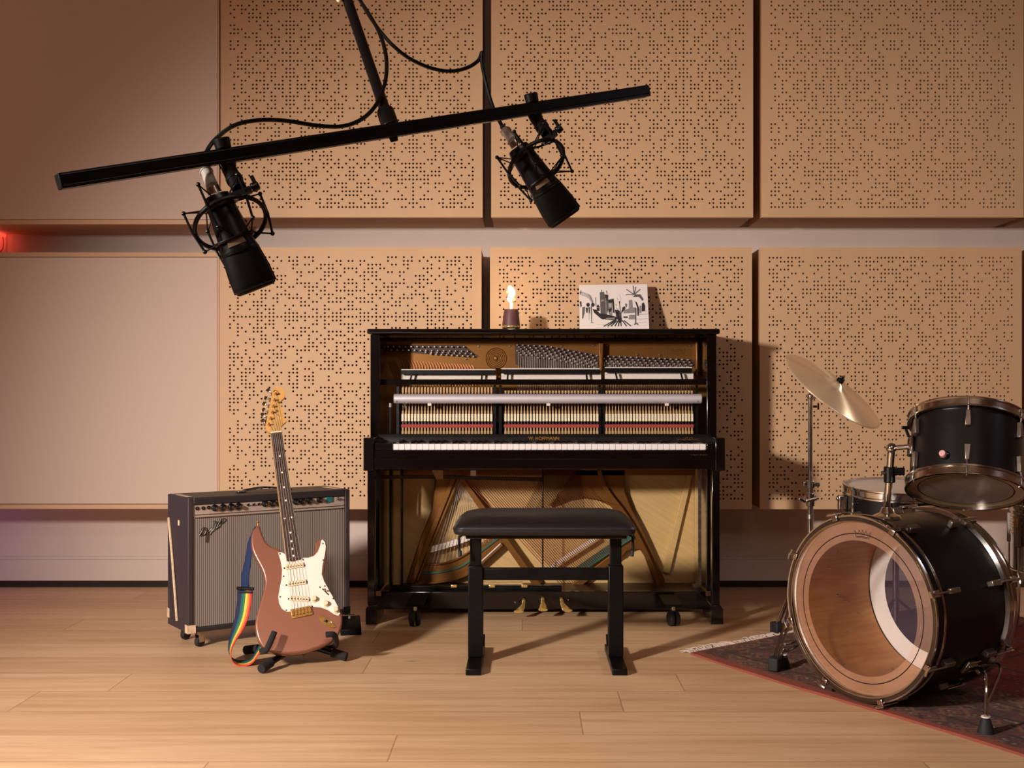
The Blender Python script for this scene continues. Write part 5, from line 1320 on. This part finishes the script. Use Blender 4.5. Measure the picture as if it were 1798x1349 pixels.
for k in range(6):
    a = math.radians(60 * k + 1); rad = tf * math.cos(a) + ts * math.sin(a); tg = tax.cross(rad)
    for s_, h in ((1, .0), (-1, TH)):
        m = MB(); c0 = TC + tax * (h + s_ * .042) + rad * .1525
        m.prism([c0 - tg * .0055, c0 + tg * .0055, c0 + tg * .0085 + tax * s_ * .046, c0 - tg * .0085 + tax * s_ * .046], rad * .013)
        lg = m.build('lug', M['lug'], t, bevel=.002)
        m = MB(); e = TC + tax * h + rad * .164; m.tube([c0 + rad * .008, e + tax * s_ * .016, e + tax * s_ * .004, e - rad * .008 - tax * s_ * .001], .0030, 8); m.build('tension_rod', M['steel'], lg)
rad = (tf * math.cos(math.radians(-21)) + ts * math.sin(math.radians(-21)))
cands = []
for sgn in (-1, 1):
    rd = tf * math.cos(math.radians(21)) + ts * sgn * math.sin(math.radians(21)); cands.append(rd)
rad = min(cands, key=lambda v: v.x)
c0 = TC + tax * .058 + rad * .1526
m = MB(); m.lathe([(1e-5, .010), (.010, .010), (.013, .006), (.013, 0), (1e-5, 0)], c0, rad, 18); kn = m.build('damper_knob', M['knob'], t)
MB().lathe([(1e-5, .022), (.0085, .022), (.0095, .019), (.0095, .0102), (1e-5, .0102)], c0, rad, 18).build('knob_cap', M['pink_cap'], kn)
# holder on top of the bass drum
HB = BC + bn * .13 + V((0, 0, .2535))
ball = at(1565, 787, 3.33); arm_e = TC + tax * .10 - ts * 0
lft = min((ts, -ts), key=lambda v: v.x)
arm_dir = (lft * .95 + tf * .31).normalized(); arm_e = TC + tax * .118 + arm_dir * .1526
t = thing('tom_holder', HB, 'chrome post and ball-jointed arm holding the tilted tom on the bass drum', 'drum mount')
m = MB(); m.lathe([(1e-5, -.006), (.045, -.004), (.040, .006), (.022, .014), (.015, .030), (1e-5, .030)], HB, (0, 0, 1), 28); m.build('base_plate', M['chrome'], t)
pt = V((ball.x, ball.y, 0)); pl = V((HB.x, HB.y, HB.z + .02)); ptop_ = V((ball.x, ball.y, ball.z - .012))
m = MB(); m.cyl(pl, ptop_, .0105, n=18); m.build('post', M['chrome'], t)
mid = pl.lerp(ptop_, .62); m = MB(); m.cyl(mid - V((0, 0, .024)), mid + V((0, 0, .024)), .0165, n=18); m.cbox(mid + V((.022, -.006, .010)), V((.040, 0, 0)), V((0, .014, 0)), V((0, 0, .022))); m.build('height_clamp', M['black_metal'], t, bevel=.003)
m = MB(); m.cyl(mid + V((-.016, -.004, .006)), mid + V((-.024, -.006, .006)), .006, n=10); m.build('clamp_bolt', M['steel'], t)
m = MB(); m.cyl(pl + V((0, -.013, .03)), pl + V((0, -.014, .095)), .005, n=8); m.build('memory_rod', M['steel'], t)
m = MB(); m.sphere(ball, .0155, 20); m.build('ball_joint', M['chrome'], t)
m = MB(); m.cyl(ball + (arm_e - ball).normalized() * .012, arm_e - (arm_e - ball).normalized() * .006, .0075, n=14); m.build('arm', M['chrome'], t)
m = MB(); m.cbox(arm_e + arm_dir * .006, tax * .060, tax.cross(arm_dir) * .034, arm_dir * .012); m.build('tom_bracket', M['chrome'], t, bevel=.005)
q = arm_e + tax * .028 + arm_dir * .012; m = MB(); m.cyl(q, q + V((-.012, -.01, .022)), .0045, n=8); m.cbox(q + V((-.014, -.012, .027)), V((.022, 0, 0)), V((0, .006, 0)), V((0, 0, .010))); m.build('wing_bolt', M['black_metal'], t, bevel=.002)
# ---- cymbal and stand
CC = V((1.0826, 4.0418, .912)); cn = V((.513, -.395, .76)).normalized(); CR = .203
t = thing('cymbal', CC, 'tilted bronze cymbal on a chrome stand, in front of the perforated panel', 'cymbal')
m = MB(); prof = [(CR, 0), (CR * .95, .0035), (CR * .75, .0125), (CR * .5, .0205), (CR * .28, .0255), (CR * .19, .0275), (CR * .165, .031), (CR * .12, .0375), (CR * .06, .0415), (.006, .0425)]
m.lathe(prof, CC, cn, 96)
ca, cb_, _ = ortho(cn)
m.build('bow', M['cymbal'], t, solid=.0012, smooth=60, uvfun=lambda p: (math.atan2((p - CC).dot(cb_), (p - CC).dot(ca)) / (2 * PI) + .5, (p - CC - cn * (p - CC).dot(cn)).length / CR))
t = thing('cymbal_stand', V((1.012, 4.07, 0)), 'chrome double-braced cymbal stand half hidden behind the bass drum', 'cymbal stand')
top = V((1.013, 4.07, .902)); sx, sy = top.x, top.y
m = MB(); m.cyl((sx, sy, .58), (sx, sy, .885), .0075, n=16); m.build('upper_tube', M['chrome'], t)
m = MB(); m.cyl((sx, sy, .22), (sx, sy, .58), .0105, n=16); m.build('lower_tube', M['chrome'], t)
m = MB(); m.cyl((sx, sy, .565), (sx, sy, .592), .0165, n=16); m.cbox(V((sx + .018, sy - .006, .578)), V((.028, 0, 0)), V((0, .012, 0)), V((0, 0, .014))); m.cbox(V((sx - .018, sy - .004, .580)), V((.016, 0, 0)), V((0, .010, 0)), V((0, 0, .014))); m.build('height_collar', M['chrome'], t, bevel=.002)
m = MB(); m.cyl((sx, sy, .50), (sx, sy, .548), .0155, n=16); m.cyl((sx - .018, sy - .008, .520), (sx + .020, sy - .008, .530), .009, n=12); m.cbox(V((sx - .030, sy - .008, .522)), V((.026, 0, -.012)), V((0, .008, 0)), V((.005, 0, .010))); m.build('wing_clamp', M['chrome'], t, bevel=.002)
m = MB(); m.cyl((sx, sy, .455), (sx, sy, .470), .013, n=16); m.build('stop_ring', M['steel'], t)
q0 = CC + cn * .050
m = MB(); m.sphere((sx + .002, sy, .893), .014, 14); m.cyl((sx, sy, .890), CC - cn * .018 + V((-.004, 0, 0)), .008, n=12); m.cyl(CC - cn * .024, q0 + cn * .012, .0035, n=10); m.build('tilter', M['chrome'], t)
m = MB(); m.lathe([(1e-5, 0), (.013, 0), (.013, .010), (.006, .011), (1e-5, .011)], CC + cn * .043, cn, 16); m.build('felt_washer', M['black_matte'], t)
m = MB(); m.cbox(CC + cn * .062, ca * .026, cb_ * .006, cn * .010); m.cyl(CC + cn * .0545, CC + cn * .066, .0065, n=12); m.build('wing_nut', M['black_metal'], t, bevel=.002)
m = MB(); m.cyl((sx + .009, sy - .004, .856), (sx + .022, sy - .008, .856), .0045, n=10); m.cbox(V((sx + .026, sy - .009, .856)), V((.006, 0, 0)), V((0, .006, 0)), V((0, 0, .022))); m.build('tilter_bolt', M['black_metal'], t, bevel=.001)
f1 = on_floor(1360, 1178, RZ); f2 = on_floor(1363, 1113, 0)
for ft, nm in ((f1, 0), (f2, 1), (V((1.30, 4.22, RZ)), 2)):
    d = V((ft.x - sx, ft.y - sy, 0)); dn = V((-d.y, d.x, 0)).normalized() * .007
    m = MB()
    for s_ in (-1, 1): m.tube([V((sx, sy, .36)) + dn * s_ + d * .03, V((sx, sy, .25)) + d * .35 + dn * s_, ft + V((0, 0, .03)) - d * .03 + dn * s_], .0048, 8)
    m.tube([V((sx, sy, .235)) + d * .04, V((sx, sy, .235)) + d * .38], .0045, 8)
    lg = m.build('leg', M['chrome'], t)
    m = MB(); m.obox(ft - d.normalized() * .03 - dn * 2.4, d.normalized() * .05, dn * 4.8, V((0, 0, .044))); m.build('rubber_foot', M['rubber'], lg, bevel=.005)
m = MB(); m.cyl((sx, sy, .345), (sx, sy, .375), .017, n=16); m.cyl((sx, sy, .225), (sx, sy, .250), .015, n=16); m.build('leg_collar', M['chrome'], t, bevel=.002)
# ---- snare drum on a stand
SC = V((1.270, 3.90, .5895)); sax = V((0, -.08, 1)).normalized(); SR = .182
_, sf, ss = frame(sax, V((0, 0, CAMH)) - SC)
t = thing('snare_drum', SC - sax * .07, 'black snare drum with chrome rim, behind the bass drum', 'drum')
MB().lathe([(.170, -.014), (.1715, -.014), (.1715, -.130), (.170, -.130)], SC, sax, 72).build('shell', M['drum_black'], t)
for nm, h, s_ in (('top_hoop', .0, -1), ('bottom_hoop', -.146, 1)):
    MB().lathe([(.175, h), (SR, h), (SR, h + s_ * .004), (.1785, h + s_ * .007), (.178, h + s_ * .024), (.183, h + s_ * .028), (.183, h + s_ * .032), (.1755, h + s_ * .032)], SC, sax, 72, closed=True).build(nm, M['chrome'], t)
disc(SC - sax * .008, sax, 0, .1750).build('batter_head', M['snare_head'], t)
disc(SC - sax * .140, sax, 0, .1750).build('snare_head', M['snare_head'], t)
for k in range(8):
    a = math.radians(-52 + 45 * k); rad = sf * math.cos(a) + ss * math.sin(a); tg = sax.cross(rad)
    m = MB(); m.cbox(SC - sax * .073 + rad * .178, sax * .048, tg * .012, rad * .013); lg = m.build('lug', M['chrome'], t, bevel=.003)
    m = MB(); m.cyl(SC + sax * .004 + rad * .1805, SC - sax * .050 + rad * .1805, .0028, n=8); m.build('tension_rod', M['steel'], lg)
lf = min((ss, -ss), key=lambda v: v.x); lr = (lf * .97 + sf * .26).normalized()
m = MB(); m.cbox(SC - sax * .062 + lr * .186, sax * .050, sax.cross(lr) * .026, lr * .028); m.cyl(SC - sax * .048 + lr * .20, SC - sax * .048 + lr * .206, .008, n=12); m.build('strainer', M['old_chrome'], t, bevel=.005)
t = thing('snare_stand', V((SC.x, SC.y + .02, 0)), 'chrome tripod stand under the snare drum, behind the bass drum', 'drum stand')
bz = SC.z - .152
m = MB(); m.cyl((SC.x, SC.y + .02, .12), (SC.x, SC.y + .02, bz - .04), .011, n=14); m.build('post', M['chrome'], t)
for k in range(3):
    a = math.radians(90 + 120 * k); d = V((math.cos(a), math.sin(a), 0)); o = V((SC.x, SC.y + .02, 0))
    e = SC - sax * .1465 + (d - sax * d.dot(sax)).normalized() * .186
    MB().tube([o + V((0, 0, bz - .05)), e - sax * .014, e + sax * .02], .0048, 8).build('basket_arm', M['chrome'], t)
    MB().tube([o + V((0, 0, .20)), o + d * .10 + V((0, 0, .12)), o + d * .21 + V((0, 0, RZ + .012))], .0055, 8).build('leg', M['chrome'], t)
    MB().sphere(o + d * .212 + V((0, 0, RZ + .013)), .0125, 10).build('rubber_foot', M['rubber'], t)
# ---- floor tom at the right picture edge
FC = V((1.775, 3.70, .30)); FR, FH = .197, .315
t = thing('floor_tom', V((FC.x, FC.y, RZ)), 'chrome shelled floor tom cut off by the right picture edge', 'drum')
pr = [(.186, .012), (.188, .012)]
for i in range(7):
    z = .14 + i * .018; pr += [(.188, z), (.190, z + .005), (.190, z + .009), (.188, z + .013)]
pr += [(.188, FH - .012), (.186, FH - .012)]
MB().lathe(pr, FC, (0, 0, 1), 72).build('shell', M['chrome'], t)
for nm, h, s_ in (('bottom_hoop', 0, 1), ('top_hoop', FH, -1)):
    MB().lathe([(.190, h), (FR, h), (FR, h + s_ * .004), (.194, h + s_ * .006), (.194, h + s_ * .028), (.1905, h + s_ * .030)], FC, (0, 0, 1), 72, closed=True).build(nm, M['old_chrome'], t)
disc(FC + V((0, 0, FH - .008)), (0, 0, 1), 0, .190).build('top_head', M['snare_head'], t)
disc(FC + V((0, 0, .008)), (0, 0, 1), 0, .190).build('bottom_head', M['tom_head'], t)
for k in range(8):
    a = math.radians(190 + 45 * k); rad = V((math.cos(a), math.sin(a), 0)); tg = V((-rad.y, rad.x, 0))
    m = MB(); m.cbox(FC + V((0, 0, FH / 2)) + rad * .1955, V((0, 0, .10)), tg * .013, rad * .015); lg = m.build('lug', M['lug'], t, bevel=.003)
    if k == 0: MB().cbox(FC + V((0, 0, FH / 2 + .03)) + rad * .2034, V((0, 0, .03)), tg * .0125, rad * .002).build('amber_reflection', M['maple'], lg)  # warm reflection in the chrome lug, modelled as a thin amber plate
    m = MB(); m.cyl(FC + V((0, 0, .004)) + rad * .196, FC + V((0, 0, FH - .004)) + rad * .196, .003, n=8); m.build('tension_rod', M['steel'], lg)
for k, a in enumerate((235, 355, 115)):
    a = math.radians(a); rad = V((math.cos(a), math.sin(a), 0)); o = FC + rad * .199
    m = MB(); m.cbox(o + V((0, 0, .12)) + rad * .012, V((0, 0, .06)), V((-rad.y, rad.x, 0)) * .05, rad * .026); m.build('leg_bracket', M['black_metal'], t, bevel=.004)
    MB().tube(smooth_path([V((o.x, o.y, .56)) + rad * .018, V((o.x, o.y, .30)) + rad * .018, V((o.x, o.y, .12)) + rad * .025, V((o.x, o.y, RZ + .045)) + rad * .075], 4), .0052, 10).build('leg', M['chrome'], t)
    f = V((o.x, o.y, RZ)) + rad * .078; MB().lathe([(1e-5, 0), (.021, 0), (.018, .01), (.011, .050), (1e-5, .052)], f, (0, 0, 1), 18).build('rubber_foot', M['rubber'], t)

# ================================================================== LIGHT
def spot(name, loc, aim, power, color, size_deg, blend, radius):
    l = bpy.data.lights.new(name, 'SPOT'); l.energy = power; l.color = color; l.spot_size = math.radians(size_deg); l.spot_blend = blend; l.shadow_soft_size = radius
    o = bpy.data.objects.new(name, l); COL.objects.link(o); o.location = loc
    o.rotation_euler = (V(aim) - V(loc)).to_track_quat('-Z', 'Y').to_euler(); return o
def area(name, loc, aim, power, color, sx, sy):
    l = bpy.data.lights.new(name, 'AREA'); l.shape = 'RECTANGLE'; l.size = sx; l.size_y = sy; l.energy = power; l.color = color
    o = bpy.data.objects.new(name, l); COL.objects.link(o); o.location = loc
    o.rotation_euler = (V(aim) - V(loc)).to_track_quat('-Z', 'Y').to_euler(); return o
def point(name, loc, power, color, radius):
    l = bpy.data.lights.new(name, 'POINT'); l.energy = power; l.color = color; l.shadow_soft_size = radius
    o = bpy.data.objects.new(name, l); COL.objects.link(o); o.location = loc; return o
spot('key_light', (-2.6, 0.5, 1.72), (0.16, 4.2, 0.12), 1060, (1.0, .89, .79), 76, 1.0, .16)
area('ceiling_fill', (0.3, -0.6, 3.3), (0.5, 4.4, 1.2), 36, (1.0, .80, .66), 2.6, 1.0)  # unseen fill light, added overhead to lift the room softly
area('drum_light', (3.2, 2.2, 2.6), (1.2, 3.6, .5), 4, (.80, .82, 1.0), .5, .9)
spot('cymbal_streak_spot', (3.3, 4.1, 2.2), (1.15, 3.98, .88), 75, (1.0, .94, .88), 24, .9, .07)  # unseen side spot, added and aimed to brighten and streak the cymbal
point('purple_lamp', (-2.80, 4.92, .40), 1.8, (.55, .25, 1.0), .05)
area('red_lamp', (-3.6, 4.2, 2.6), (-2.2, 5.2, 2.0), 2.5, (1.0, .36, .26), .5, .5)
point('torch_glow', at(897.5, 520, 4.80) + V((0, -.02, 0)), .8, (1.0, .66, .34), .02)
point('led_glow', at(-6, 420, 5.26), .10, (1.0, .12, .08), .01)
w = bpy.data.worlds.new('world'); scene.world = w; w.use_nodes = True
w.node_tree.nodes['Background'].inputs[0].default_value = (.02, .016, .014, 1); w.node_tree.nodes['Background'].inputs[1].default_value = 1.0
scene.view_settings.view_transform = 'Standard'; scene.view_settings.look = 'None'; scene.view_settings.gamma = 1.0
scene.view_settings.use_curve_mapping = False; scene.view_settings.exposure = 0.0
scene.cycles.use_denoising = True
